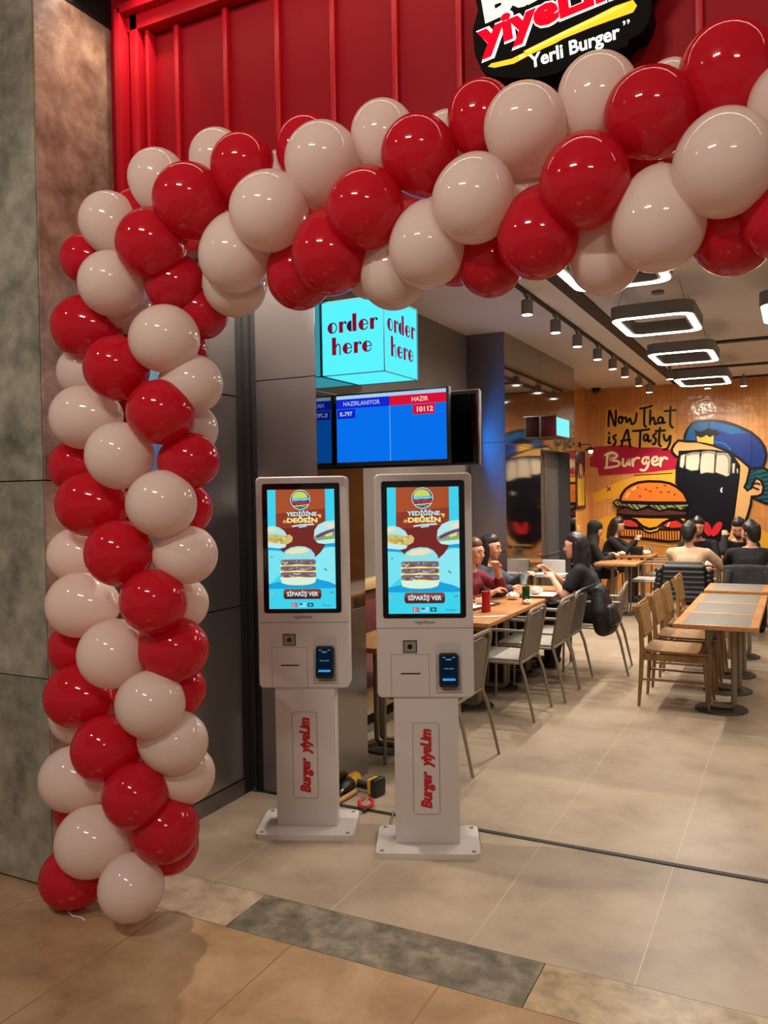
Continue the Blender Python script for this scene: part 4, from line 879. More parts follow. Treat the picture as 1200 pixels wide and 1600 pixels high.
    pr_ = [(.046, -.0625, .925), (.156, -.0625, .925), (.156, -.0625, .707), (.046, -.0625, .707)]
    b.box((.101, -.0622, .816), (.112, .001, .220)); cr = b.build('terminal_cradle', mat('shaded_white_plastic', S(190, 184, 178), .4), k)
    b = MB()
    for x in (.047, .155): b.box((x, -.067, .79), (.004, .012, .165), .001)
    b.box((.101, -.068, .712), (.112, .014, .006), .001); b.build('cradle_lip', mWhitePaint, cr)
    b = MB(); b.box((0, 0, 0), (.086, .03, .150), .012); te = b.build('card_terminal', mBlackPlastic, k, True, 50); te.location = (.103, -.085, .806); te.rotation_euler = (rad(-9), 0, 0)
    a = Art(front(-.0155), .9); a.rect(-.034, -.062, .034, .066, (6, 26, 44), .006)
    a.rect(-.028, -.044, .028, -.034, (70, 160, 226), .002); a.text('KART', (-.012, .044), (.012, .044), .006, (180, 214, 236)); a.text('tutarı girin', (-.022, .006), (.022, .006), .0055, (150, 196, 226)); a.stroke([(-.026, .056), (-.016, .056)], .003, (120, 160, 190)); a.stroke([(.016, .056), (.026, .056)], .003, (120, 160, 190))
    a.build('terminal_display', te)
    return k
k1 = make_kiosk()
place(k1, (-2.09, 3.30, 0), rad(22.7), 'white ordering kiosk standing closer to the balloon column, in front of the dark steel column', 'ordering kiosks')
k2 = copy_tree(k1)
place(k2, (-1.495, 3.355, 0), rad(23.1), 'white ordering kiosk standing closer to the dining tables, right of the other kiosk', 'ordering kiosks')

# ------------------------------------------------------------------ order-here light box and screens
ob = thing('order_sign', 'glowing cyan cube sign reading order here, fixed to the steel column', 'sign', (-2.188, 3.66, 2.19))
mCyan = emission('cyan_lightbox', S(84, 230, 255), 1.2)
b = MB(); b.box((.18, .2, .1875), (.356, .396, .371)); b.build('light_box', mCyan, ob, False)
b = MB(); mF = mat('steel_edge', S(70, 120, 130), .4, .6)
for x in (.002, .36):
    for y in (.0, .4): b.box((x, y, .1875), (.005, .005, .38))
for z in (.0, .375):
    for y in (0, .4): b.box((.18, y, z), (.36, .005, .005))
    for x in (.002, .36): b.box((x, .2, z), (.005, .4, .005))
b.build('edge_frame', mF, ob)
def broadway(a, x0, z0, s, col, c2):
    """order / here in thick-and-thin lettering, x-height .6 s"""
    def o_(x, z): a.ell(x, z, .30*s, .30*s, col, 90, 270, n=16); ring(x, z, .30, .06)
    def ring(x, z, r, w): a.stroke([(x+(r-w/2)*s*math.cos(2*PI*k/20), z+(r-w/2)*s*math.sin(2*PI*k/20)) for k in range(20)], w*s, c2, True, False)
    def bar(x, z, w, h, c=None): a.rect(x, z, x+w*s, z+h*s, c or col)
    def r_(x, z): bar(x, z-.3*s, .24, .6); a.stroke([(x+.24*s, z+.15*s), (x+.32*s, z+.27*s), (x+.42*s, z+.25*s)], .06*s, c2); a.ell(x+.41*s, z+.2*s, .07*s, .07*s, c2, n=12)
    def d_(x, z): a.ell(x, z, .30*s, .30*s, c2, 90, 270, n=16); bar(x+.05*s, z-.3*s, .25, .95)
    def e_(x, z): a.ell(x, z, .30*s, .30*s, col, 90, 270, n=16); a.stroke([(x+.26*s*math.cos(t/10), z+.26*s*math.sin(t/10)) for t in range(0, 16)], .06*s, c2); bar(x-.02*s, z-.02*s, .30, .05, c2); a.stroke([(x, z-.27*s), (x+.15*s, z-.24*s), (x+.25*s, z-.13*s)], .06*s, c2)
    def h_(x, z): bar(x, z-.3*s, .26, .95); a.stroke([(x+.26*s, z+.15*s), (x+.35*s, z+.27*s), (x+.45*s, z+.24*s), (x+.50*s, z+.1*s), (x+.50*s, z-.3*s)], .07*s, c2)
    o_(x0+.30*s, z0); r_(x0+.72*s, z0); d_(x0+1.50*s, z0); e_(x0+2.22*s, z0); r_(x0+2.62*s, z0)
    zz = z0-1.18*s; h_(x0+.28*s, zz); e_(x0+1.24*s, zz); r_(x0+1.64*s, zz); e_(x0+2.44*s, zz)
a = Art(front(-.0035), 1.0); broadway(a, .040, .240, .094, (140, 12, 40), (70, 16, 60)); a.build('front_lettering', ob)
a = Art(lambda u, v, d: (.3615+d, u, v), 1.0); broadway(a, .035, .240, .106, (150, 20, 50), (90, 24, 66)); a.build('side_lettering', ob)

tv = thing('order_status_screen', 'wall screen showing a blue and red order number board above the right kiosk', 'screen', (-2.185, 3.775, 1.735))
b = MB(); b.box((.325, .02, .185), (.645, .035, .376), .004); b.build('housing', mBlackPlastic, tv)
a = Art(front(.0015), .95)
a.rect(.012, .014, .636, .362, (8, 116, 244)); a.rect(.012, .344, .636, .362, (176, 214, 244))
a.rect(.012, .295, .325, .344, (22, 40, 214)); a.rect(.325, .295, .636, .344, (226, 20, 52)); a.rect(.323, .014, .328, .296, (90, 170, 250))
a.text('HAZIRLANIYOR', (.055, .309), (.27, .309), .022, (170, 190, 250), .02); a.text('HAZIR', (.45, .309), (.54, .309), .022, (250, 226, 226), .012)
a.rect(.018, .243, .125, .290, (20, 34, 200)); a.text('K-797', (.034, .256), (.108, .256), .022, (190, 214, 255), .025)
a.rect(.455, .243, .575, .292, (222, 20, 46)); a.text('10112', (.478, .256), (.566, .256), .024, (255, 236, 236), .025)
a.build('display', tv)
b = MB(); b.box((.25, .065, .2), (.3, .06, .12)); b.build('wall_mount', mBlackPlastic, tv)
t2 = thing('dark_screen', 'switched-off black screen peeking out to the right behind the order number board', 'screen', (-2.185, 3.95, 1.72))
b = MB(); b.box((.37, .02, .19), (.75, .03, .375), .004); b.build('housing', mBlackPlastic, t2)
b = MB(); b.box((.745, .0, .19), (.008, .012, .38)); b.box((.40, .0, .382), (.69, .012, .006)); b.build('steel_rim', mSteel, t2)
b = MB(); b.box((.40, .002, .19), (.65, .004, .35)); b.build('panel', mBlackGloss, t2)

ms = thing('added_blue_screen', 'hidden blue screen on the left wall, added for its streak on the steel pier', 'screen', (-2.998, 7.20, 2.08))  # inferred screen, hidden from view, added to reflect blue on the steel pier
b = MB(); b.box((.02, 0, 0), (.04, .70, .34), .004); b.build('housing', mBlackPlastic, ms)
b = MB(); b.box((.041, 0, 0), (.003, .67, .31)); b.build('display', emission('blue_screen', S(40, 140, 250), 5.0), ms)
# ------------------------------------------------------------------ furniture
def make_metal_chair():
    t = thing('armchair', '', 'chair'); r = .0105
    for sx in (-1, 1):
        b = MB(); b.tube([(sx*.205, .20, .40), (sx*.215, .235, .30), (sx*.225, .30, 0)], [.012, .012, .009], 8); b.build('leg', mTaupe, t)
        b = MB(); b.tube(fillet([(sx*.215, .235, .62), (sx*.235, -.0, .625), (sx*.235, -.23, .615), (sx*.225, -.245, .0)], .06), r, 8); b.build('arm', mTaupe, t)
    b = MB(); b.tube(fillet([(-.205, .20, .40), (-.205, .27, .76), (.205, .27, .76), (.205, .20, .40)], .07), .0125, 8)
    b.tube(fillet([(-.175, .185, .40), (-.175, .243, .715), (.175, .243, .715), (.175, .185, .40)], .06), .009, 8); b.build('back_frame', mTaupe, t)
    b = MB(); P = [(-.17, .205, .42), (-.17, .25, .70), (-.10, .262, .725), (.10, .262, .725), (.17, .25, .70), (.17, .205, .42)]
    a = [b.bm.verts.new(p) for p in P]; c = [b.bm.verts.new((p[0], p[1]+.008, p[2])) for p in P]
    b.bm.faces.new(a); b.bm.faces.new(list(reversed(c)))
    for k in range(6): b.bm.faces.new((a[k], c[k], c[(k+1) % 6], a[(k+1) % 6]))
    b._mark(); b.build('backrest', mTaupeMesh, t, False)
    b = MB(); b.tube(fillet([(-.21, .20, .395), (-.21, -.235, .395), (.21, -.235, .395), (.21, .20, .395)], .03, 4, True), r, 8, True); b.build('seat_frame', mTaupe, t)
    b = MB(); b.box((0, -.015, .412), (.405, .43, .022), .008); b.build('seat', mPadGrey, t)
    return t
MC = make_metal_chair()
chair_spots = [
 ((-1.92, 4.48), -90, 'taupe metal armchair nearest the kiosks, half hidden behind the right kiosk'),
 ((-1.92, 5.67), -90, 'empty taupe metal armchair with grey seat pad, second along the long table from the kiosks'),
 ((-1.86, 6.28), -90, 'taupe metal armchair tight beside the chair hung with the black bag, nearer the kiosks'),
 ((-1.87, 6.78), -90, 'taupe metal armchair with a black bag hung over its back'),
 ((-1.62, 7.33), -84, 'taupe metal armchair under the dark-haired woman in a black T-shirt'),
 ((-1.70, 11.15), -92, 'empty metal armchair with pale seat at the small table of the two women in black'),
 ((-1.66, 12.0), -92, 'empty metal armchair at the rearmost small table below the painted burger'),
 ((-1.08, 9.42), 180, 'metal armchair under the man in a beige sweater'),
 ((-.46, 9.42), 180, 'metal armchair under the man in black seen from behind'),
 ((-1.14, 11.25), 0, 'metal armchair under the dark-bearded man facing the beige sweater'),
 ((-.64, 11.25), 0, 'metal armchair under the man in black looking down'),
 ((-2.62, 10.95), 90, 'metal armchair under the woman in a black headscarf'),
 ((-2.52, 11.95), 90, 'metal armchair under the long-haired woman in black'),
]
for i, ((x, y), a_, lab) in enumerate(chair_spots):
    o = MC if i == 0 else copy_tree(MC)
    place(o, (x, y, 0), rad(a_), lab, 'taupe metal armchairs')
def make_wood_chair():
    t = thing('cane_chair', '', 'chair')
    for sx in (-1, 1):
        b = MB(); b.tube([(sx*.195, .25, 0), (sx*.19, .235, .22), (sx*.185, .225, .42), (sx*.18, .235, .60), (sx*.18, .275, .70), (sx*.175, .28, .725)], [.011, .016, .019, .016, .017, .014], 10); b.build('leg', mChairWood, t)
        b = MB(); b.tube([(sx*.19, -.23, 0), (sx*.175, -.20, .38)], [.011, .019], 10); b.build('leg', mChairWood, t)
        b = MB(); b.cyl((sx*.19, .235, .20), (sx*.18, -.215, .20), .009, .009, 8); b.build('stretcher', mChairWood, t)
        b = MB(); b.box((sx*.182, 0, .365), (.024, .42, .05), .004); b.build('side_rail', mChairWood, t)
    b = MB(); b.box((0, -.195, .365), (.34, .022, .05), .004); b.box((0, .215, .365), (.34, .022, .05), .004); b.build('apron', mChairWood, t)
    # curved seat
    b = MB(); N = 9; top = []; bot = []
    for i in range(N):
        for j in range(N):
            u, v = -1+2*i/(N-1), -1+2*j/(N-1); w = .222-.02*(v+1)/2
            z = .408-.014*(1-u*u)+.010*max(0, v)**2
            top.append(b.bm.verts.new((u*w, v*.225-.005, z+.009))); bot.append(b.bm.verts.new((u*w*.97, v*.22-.005, z-.009)))
    for i in range(N-1):
        for j in range(N-1):
            q = [i*N+j, (i+1)*N+j, (i+1)*N+j+1, i*N+j+1]
            b.bm.faces.new([top[k] for k in q]); b.bm.faces.new([bot[k] for k in reversed(q)])
    rim = [j for j in range(N)] + [i*N+N-1 for i in range(1, N)] + [(N-1)*N+j for j in range(N-2, -1, -1)] + [i*N for i in range(N-2, 0, -1)]
    for k in range(len(rim)):
        p, q = rim[k], rim[(k+1) % len(rim)]; b.bm.faces.new((top[q], top[p], bot[p], bot[q]))
    bmesh.ops.recalc_face_normals(b.bm, faces=b.bm.faces[:]); b._mark(); b.build('seat', mChairWood, t, True, 50)
    # cane back, wrapped round a bent frame
    b = MB(); M_ = Matrix.Translation((0, .235, .62)) @ Matrix.Rotation(rad(-9), 4, 'X')
    b.prism(rrect(-.185, -.115, .185, .125, .03), -.012, .012, M_); bk = b.build('backrest', mCane, t, True, 30)
    b = MB(); P = [M_ @ Vector((p[0], -.003, p[1])) for p in rrect(-.185, -.115, .185, .125, .03)]; b.tube(P, .011, 8, True); b.build('back_rim', mChairWood, bk)
    b = MB()
    for k in range(11):
        z = -.095+.02*k; P = [M_ @ Vector((-.18+.036*j, -.0135, z)) for j in range(11)]; b.tube(P, .0035, 5)
    b.build('cane_weave', mCane, bk)
    b = MB(); b.cyl((-.185, .232, .50), (.185, .232, .50), .006, .006, 8); b.build('back_rod', mChairWood, t)
    return t
WC = make_wood_chair()
for i, (y, lab) in enumerate(((6.37, 'wooden chair with woven cane back nearest the camera, beside the grey-topped tables'), (7.0, 'wooden cane-backed chair second from the camera beside the grey-topped tables'),
                              (7.6, 'wooden cane-backed chair third from the camera beside the grey-topped tables'), (8.42, 'wooden cane-backed chair farthest back, next to the puffer jacket'))):
    o = WC if i == 0 else copy_tree(WC)
    place(o, (-.80, y, 0), rad(90), lab, 'cane-backed wooden chairs')
def make_table(name, w, l, inlay=False):
    t = thing(name, '', 'table'); h = .67; oy = .16 if inlay else 0
    b = MB(); b.box((0, 0, h-.016), (w, l, .032), .004); top = b.build('tabletop', mWoodEdge if inlay else mWood, t)
    if inlay:
        b = MB(); b.box((0, 0, h+.0006), (w-.11, l-.07, .002), .0005); b.build('grey_inlay', mInlay, top)
    b = MB(); b.lathe([(.18, 0), (.18, .006), (.175, .012), (.06, .016), (.001, .016)], 32, (0, oy, 0)); b.build('base_disc', mBase, t)
    b = MB()
    for y_ in (oy-.035, oy+.035): b.tube(fillet([(-.085, y_, h-.03), (-.085, y_, .05), (-.06, y_, .03), (.06, y_, .03), (.085, y_, .05), (.085, y_, h-.03)], .05), .018, 10)
    b.build('pedestal', mTaupe, t)
    b = MB(); b.box((0, oy*.5, h-.038), (.3, .38, .012)); b.build('mounting_plate', mBase, t)
    return t
RT = make_table('dining_table', .53, .60, True)
for i, (y, lab) in enumerate(((6.145, 'grey-inlaid wooden table nearest the camera on the right, by the first cane chair'), (6.75, 'middle of the three joined grey-inlaid tables beside the cane chairs'),
                              (7.355, 'rearmost of the three joined grey-inlaid tables beside the cane chairs'), (8.20, 'grey-inlaid table standing apart behind the row of three, before the men'))):
    o = RT if i == 0 else copy_tree(RT); place(o, (-.50, y, 0), 0, lab, 'grey-inlaid tables on the right')
LT = make_table('long_table', .52, .59)
lt_spots = [((-2.28, 4.58), 'orange wood table just behind the two kiosks'), ((-2.18, 5.69), 'front section of the long orange wood table, with the empty armchair'),
            ((-2.18, 6.285), 'section of the long orange wood table with the red bottle and trays'), ((-2.18, 6.88), 'rear section of the long orange wood table where the women sit'), ((-2.18, 7.475), 'last section of the long orange wood table beside the woman in the T-shirt'),
            ((-2.04, 10.68), 'small orange wood table in front of the woman in a headscarf'), ((-2.06, 11.98), 'small orange wood table farthest back, under the black napkin holder')]
for i, ((x, y), lab) in enumerate(lt_spots):
    o = LT if i == 0 else copy_tree(LT); place(o, (x, y, 0), 0, lab, 'orange wood tables')
o = copy_tree(LT); place(o, (-1.10, 10.35, 0), 0, 'orange wood table between the beige sweater and the bearded man', 'orange wood tables')
o = copy_tree(LT); place(o, (-.46, 10.35, 0), 0, 'orange wood table between the man in black from behind and the man looking down', 'orange wood tables')
# bench along the left wall
bn = thing('banquette', 'maroon upholstered wall bench with cream top rail, left of the long table', 'bench', (-2.99, 0, 0))
b = MB(); b.box((.04, 5.85, .66), (.08, 3.6, .40), .02); b.build('backrest', mMaroon, bn)
b = MB(); b.box((.06, 5.85, .90), (.12, 3.62, .07), .006); b.build('top_rail', mCream, bn)
b = MB(); b.box((.27, 5.85, .37), (.50, 3.6, .10), .03); b.build('seat', mMaroon, bn)
b = MB(); b.box((.21, 5.85, .22), (.36, 3.6, .26)); b.build('base', mCream, bn)
b = MB(); b.box((.19, 5.85, .045), (.32, 3.6, .09)); b.build('kickboard', mDark, bn)
hc = thing('high_chair', 'white plastic high chair with tray, behind the woman in the T-shirt', 'high chair', (-2.40, 8.75, 0))
b = MB(); b.prism(rrect(-.17, -.13, .17, .13, .05), 0, .03, Matrix.Translation((0, 0, .66)) @ Matrix.Rotation(PI/2, 4, 'X')); b.build('tray', mWhitePaint, hc)
b = MB(); b.box((0, .12, .74), (.26, .03, .18), .012); b.build('backrest', mWhitePaint, hc); b = MB(); b.box((0, .02, .5), (.26, .22, .03), .01); b.build('seat', mWhitePaint, hc)
for sx in (-1, 1):
    for sy in (-1, 1): b = MB(); b.tube([(sx*.18, sy*.18, 0), (sx*.14, sy*.12, .66)], .013, 8); b.build('leg', mTaupe, hc)

# ------------------------------------------------------------------ ceiling lamps
mGlow = emission('lamp_glow', (1, .93, .80, 1), 9)
mLampBody = mat('lamp_housing', S(116, 112, 108), .5)
def make_pendant():
    t = thing('pendant_lamp', '', 'ceiling lamp')
    R0 = rrect(-.31, -.42, .31, .42, .12, 6); R1 = rrect(-.225, -.335, .225, .335, .06, 6); Rg = rrect(-.298, -.408, .298, .408, .11, 6); Rh = rrect(-.248, -.358, .248, .358, .075, 6)
    def ring(A, B, z0, z1, name, m):
        b = MB(); n = len(A); v = [[b.bm.verts.new((p[0], p[1], z)) for p in L] for L, z in ((A, z0), (A, z1), (B, z1), (B, z0))]
        for i in range(4):
            P, Q = v[i], v[(i+1) % 4]
            for k in range(n): b.bm.faces.new((P[k], P[(k+1) % n], Q[(k+1) % n], Q[k]))
        bmesh.ops.recalc_face_normals(b.bm, faces=b.bm.faces[:]); b._mark(); return b.build(name, m, t, True, 50)
    ring(R0, R1, 0, .10, 'housing', mLampBody); ring(Rg, Rh, -.006, .002, 'diffuser', mGlow)
    for sx in (-1, 1):
        for sy in (-1, 1):
            b = MB(); b.cyl((sx*.25, sy*.36, .09), (sx*.20, sy*.3, .27), .0018, n=5); b.build('cable', mSlot, t)
    b = MB(); b.cyl((0, 0, .25), (0, 0, .272), .05); b.build('canopy', mLampBody, t)
    return t
PL = make_pendant()
for i, (x, y, lab) in enumerate(((-1.0, 5.1, 'ring pendant lamp nearest the entrance, mostly hidden behind the balloon arch'), (-1.0, 6.93, 'largest-looking rounded ring pendant lamp, nearest of the three in full view'),
                                 (-1.02, 8.78, 'rounded ring pendant lamp, middle of the three in full view'), (-1.04, 10.85, 'rounded ring pendant lamp farthest back, above the men'), (.06, 6.95, 'ring pendant lamp cut off by the right edge of the photo'))):
    o = PL if i == 0 else copy_tree(PL); place(o, (x, y, 2.90), 0, lab, 'rounded ring pendant lamps')
    area('pendant_light', (x, y, 2.885), (.5, .72), 17, (1, .90, .77), (x, y, 0))
tr = thing('track_rail', 'black track rail on the ceiling carrying a row of eight spotlights', 'lighting track', (-1.905, 0, CZ))
b = MB(); b.box((0, 9.2, -.02), (.034, 7.2, .03)); b.build('rail', mSlot, tr)
def make_spot():
    t = thing('track_spotlight', '', 'spotlight')
    b = MB(); b.cyl((0, 0, .0), (0, 0, -.05), .012, n=10); b.box((0, 0, -.01), (.03, .09, .02)); b.build('mount', mGreyPlastic, t)
    b = MB(); b.lathe([(.045, -.16), (.047, -.155), (.047, -.05), (.042, -.045), (.001, -.045)], 20); b.build('body', mat('spot_grey', S(128, 122, 116), .45), t)
    b = MB(); b.lathe([(.001, -.164), (.040, -.162), (.041, -.158), (.001, -.157)], 20); b.build('lens', emission('spot_glow', (1, .92, .78, 1), 14), t)
    return t
SP = make_spot()
ORDN = ('first', 'second', 'third', 'fourth', 'fifth', 'sixth', 'seventh', 'eighth')
for i, y in enumerate((6.35, 7.2, 8.0, 8.9, 9.7, 10.45, 11.45, 12.3)):
    o = SP if i == 0 else copy_tree(SP)
    place(o, (-1.905, y, CZ-.035), 0, ORDN[i] + ' grey cylinder spotlight along the ceiling track, counted from the balloon arch', 'spotlights on the long ceiling track')
    spot('track_light', (-1.905, y, CZ-.215), (-1.55 if i % 2 else -2.1, y-.15, 0), 135, rad(104), .6, (1, .89, .76), .02)
for x, y, lab in ((-1.45, 11.0, 'grey spotlight just left of the rearmost ring pendant'), (-1.12, 12.3, 'grey spotlight below the rearmost ring pendant, above the mural lettering'), (-.66, 12.3, 'grey tilted spotlight right of the rearmost ring pendant')):
    o = copy_tree(SP); place(o, (x, y, CZ-.035), 0, lab, 'single spotlights near the back wall')
    spot('rear_light', (x, y, CZ-.215), (x-.1, WY, 1.1), 42, rad(100), .7, (1, .88, .72), .04)
spot('mural_light', (-.2, 11.6, 3.1), (-.4, WY, 1.4), 42, rad(100), .7, (1, .88, .72), .04)

# ------------------------------------------------------------------ small wall fittings
ex = thing('exit_sign', 'small glowing cyan box sign on the steel wall above the dark door', 'sign', (-2.60, 9.12, 2.19))
b = MB(); b.box((.09, .30, .12), (.18, .58, .23), .004); b.build('box', mat('sign_side_red', S(92, 26, 34), .4), ex)
b = MB(); b.box((.181, .30, .12), (.006, .56, .20)); b.build('lit_face', emission('sign_face', S(120, 226, 250), 1.3), ex)
b = MB(); b.box((.10, .0, .0), (.19, .012, .01)); b.box((.10, .0, .24), (.19, .012, .01)); b.box((0.005, .0, .12), (.012, .012, .24)); b.build('rim', mChrome, ex)
cc = thing('security_camera', 'small black dome camera in the corner under the ceiling', 'camera', (-2.80, 12.95, CZ))
b = MB(); b.lathe([(.06, -.03), (.075, -.02), (.075, 0), (.001, 0)], 18); b.build('base', mBlackPlastic, cc); b = MB(); b.ball((0, 0, -.035), .052); b.build('dome', mBlackGloss, cc)
pf = thing('framed_poster', 'black framed poster of fries on the orange side wall by the steel column', 'picture', (-2.93, 12.32, 1.74))
b = MB(); b.box((.012, 0, 0), (.024, .62, .86), .004); b.build('frame', mBlackPlastic, pf)
a = Art(lambda u, v, d: (.0245+d, u, v), 0, .4)
a.rect(-.28, -.40, .28, .40, (34, 30, 34)); a.poly([(-.2, -.38), (.22, -.38), (.2, .02), (-.16, .02)], (206, 160, 40))
for i in range(12): a.stroke([(-.17+.033*i, -.3), (-.2+.04*i, .02+.05*(i % 3))], .02, (232, 196, 70) if i % 2 else (196, 146, 40), smooth=False)
a.ell(-.02, .16, .10, .09, (206, 150, 110)); a.stroke([(.05, .2), (.1, .08), (.12, -.05)], .06, (206, 150, 110)); a.build('print', pf)
sl = thing('wall_lamp', 'small wall lamp with glowing bulb above the framed poster', 'lamp', (-2.93, 12.35, 2.27))
b = MB(); b.cyl((0, 0, 0), (.02, 0, 0), .04); b.tube(fillet([(.01, 0, 0), (.17, 0, 0), (.17, 0, -.06)], .03), .007, 8); b.build('arm', mBlackPlastic, sl)
b = MB(); b.lathe([(.02, .0), (.10, -.05), (.102, -.055), (.02, -.012)], 20, (.17, 0, -.04)); b.build('shade', mBase, sl)
b = MB(); b.ball((.17, 0, -.105), .032); b.build('bulb', emission('bulb_glow', (1, .75, .38, 1), 14), sl)
cs = thing('wall_socket', 'white wall socket low on the orange wall beside the woman in a headscarf', 'socket', (-2.93, 12.2, 1.0))
b = MB(); b.box((.008, 0, 0), (.016, .13, .13), .004); b.build('plate', mCream, cs); b = MB(); b.cyl((.016, 0, 0), (.019, 0, 0), .03); b.build('outlet', mWhitePaint, cs)

# ------------------------------------------------------------------ things on the tables
mTray = mat('tray_brown', S(96, 62, 48), .5); ZT = .671
def tray(loc, rz, lab, seed):
    t = thing('serving_tray', lab, 'tray', loc, rz, 'serving trays with paper liners'); b = MB(); b.box((0, 0, .005), (.40, .30, .01), .004); b.box((0, .147, .012), (.40, .008, .016)); b.box((0, -.147, .012), (.40, .008, .016)); b.box((.197, 0, .012), (.008, .30, .016)); b.box((-.197, 0, .012), (.008, .30, .016)); b.build('tray_body', mTray, t)
    b = MB(); b.box((0, 0, .0115), (.37, .27, .003)); b.build('paper_liner', mPaper, t); return t
def wrap(loc, r, lab, m=None):
    b = MB(); g = random.Random(len(lab)*7+3); b.ball((0, 0, r*.55), (r, r*.8, r*.55), 3)
    for v in b.bm.verts: v.co *= 1+g.uniform(-.14, .14)
    for v in b.bm.verts: v.co.z = max(0, v.co.z)
    o = b.build('burger_wrapper', m or mPaper, None, True, 20); o.location = loc; return tag(o, lab, 'wrapper')
tray((-2.34, 6.16, ZT), rad(80), 'paper-lined tray in front of the woman in maroon', 1)
tray((-2.02, 7.02, ZT), rad(95), 'paper-lined tray by the elbow of the woman in the black T-shirt', 2)
wrap((-2.36, 6.10, ZT+.014), .06, 'crumpled white wrapper on the tray of the woman in maroon'); wrap((-2.28, 6.22, ZT+.014), .05, 'smaller crumpled paper on the tray of the woman in maroon', mat('greasy_paper', S(226, 190, 150), .7))
wrap((-2.05, 6.98, ZT+.014), .06, 'crumpled paper on the tray by the black T-shirt'); wrap((-2.16, 6.68, ZT), .055, 'crumpled white wrapper between the cup and the green can')
wrap((-1.96, 6.44, ZT), .035, 'small crumpled napkin at the foot of the green can')
bt = thing('red_bottle', 'red sauce bottle standing on the long table', 'bottle', (-2.13, 5.93, ZT)); b = MB(); b.lathe([(.001, 0), (.036, 0), (.036, .02), (.031, .08), (.034, .13), (.034, .15), (.001, .15)], 20); b.build('body', mRedPlastic, bt)
b = MB(); b.lathe([(.036, .15), (.037, .156), (.001, .158)], 20); b.build('rim', mRedPlastic, bt); b = MB(); b.tube([(0, 0, .15), (-.03, .0, .24)], .004, 6); b.build('straw', mRedPlastic, bt)
cn = thing('drink_can', 'green drink can with a red straw on the long table', 'can', (-1.99, 6.50, ZT)); b = MB(); b.lathe([(.001, 0), (.026, 0), (.031, .01), (.031, .125), (.026, .14), (.001, .138)], 20); b.build('body', mat('can_green', S(38, 92, 52), .3, .4, .5, 14), cn)
b = MB(); b.lathe([(.027, .137), (.028, .142), (.001, .1405)], 20); b.build('lid', mChrome, cn); b = MB(); b.tube([(0, 0, .13), (.01, .02, .20)], .004, 6); b.build('straw', mRedPlastic, cn)
nk = MB(); nk.box((0, 0, .0015), (.16, .05, .003)); o = nk.build('paper_napkin', mPaper); o.location = (-1.99, 5.72, ZT); o.rotation_euler = (0, 0, rad(35)); tag(o, 'narrow folded napkin strip near the front of the long table', 'napkin')
nk = MB(); nk.box((0, 0, .001), (.20, .03, .002)); o = nk.build('paper_napkin', mPaper); o.location = (-2.08, 5.66, ZT); o.rotation_euler = (0, 0, rad(20)); tag(o, 'thin paper strip left of the folded napkin on the long table', 'napkin')
ph = MB(); ph.box((0, 0, .004), (.075, .15, .008), .003); o = ph.build('phone', mBlackGloss); o.location = (-2.40, 5.90, ZT); o.rotation_euler = (0, 0, rad(70)); tag(o, 'dark phone lying at the edge of the tray of the woman in maroon', 'phone')
nh = thing('napkin_holder', 'black napkin caddy with wire handle on the rear small table', 'caddy', (-2.02, 11.82, ZT)); b = MB(); b.box((0, 0, .06), (.17, .11, .12), .012); b.build('box', mBlackPlastic, nh); b = MB(); b.tube(fillet([(0, -.05, .11), (0, -.05, .24), (0, .05, .24), (0, .05, .11)], .04), .004, 6); b.build('handle', mBlackPlastic, nh)
for x, y, lab in ((-2.15, 11.80, 'clear glass left of the black napkin caddy'), (-1.86, 12.05, 'clear glass right of the black napkin caddy')):
    g = MB(); g.lathe([(.001, 0), (.028, 0), (.034, .11), (.031, .11), (.026, .006), (.001, .006)], 16); o = g.build('drinking_glass', mat('clear_glass', S(235, 238, 240), .05, trans=.85)); o.location = (x, y, ZT); tag(o, lab, 'glass')
wrap((-1.90, 11.86, ZT), .06, 'white papers beside the black napkin caddy'); wrap((-2.2, 11.72, ZT), .05, 'white cup wrapper in front of the long-haired woman')
wrap((-.93, 10.30, ZT), .06, 'crumpled white wrapper by the elbow of the beige sweater'); wrap((-1.02, 10.42, ZT), .05, 'second crumpled wrapper, behind the elbow of the beige sweater')
for x, y, lab in ((-1.06, 10.38, 'tray on the table of the man in the beige sweater'), ): tray((x, y, ZT), 0, lab, 5)

# ------------------------------------------------------------------ tools on the floor behind the left kiosk
mYel = mat('tool_yellow', S(226, 168, 24), .4); mTool = mat('tool_black', S(24, 24, 24), .5)
dr = thing('cordless_drill', 'yellow and black cordless drill lying on the floor between the kiosks', 'drill', (-2.13, 3.78, .046))
b = MB(); b.lathe([(.001, -.062), (.024, -.060), (.034, -.048), (.037, -.02), (.036, .02), (.033, .045), (.001, .047)], 18, (-.014, .05, 0), Vector((.15, -.99, 0)).to_track_quat('Z', 'Y').to_matrix().to_4x4()); b.box((-.012, .045, .030), (.03, .07, .018), .005); b.build('motor_housing', mYel, dr)
b = MB(); b.lathe([(.030, 0), (.036, .008), (.036, .03), (.030, .034), (.030, .060), (.022, .085), (.012, .105), (.001, .107)], 18, (-.007, .004, 0), Vector((.15, -.99, 0)).to_track_quat('Z', 'Y').to_matrix().to_4x4()); b.build('chuck', mTool, dr)
b = MB(); b.lathe([(.001, .104), (.010, .104), (.007, .128), (.001, .13)], 12, (-.007, .004, 0), Vector((.15, -.99, 0)).to_track_quat('Z', 'Y').to_matrix().to_4x4()); b.build('bit_holder', mChrome, dr)
b = MB(); b.tube([(-.01, .05, -.004), (.03, .042, -.008), (.07, .035, -.010), (.118, .024, -.006)], [.024, .021, .020, .024], 12); b.build('handle', mTool, dr)
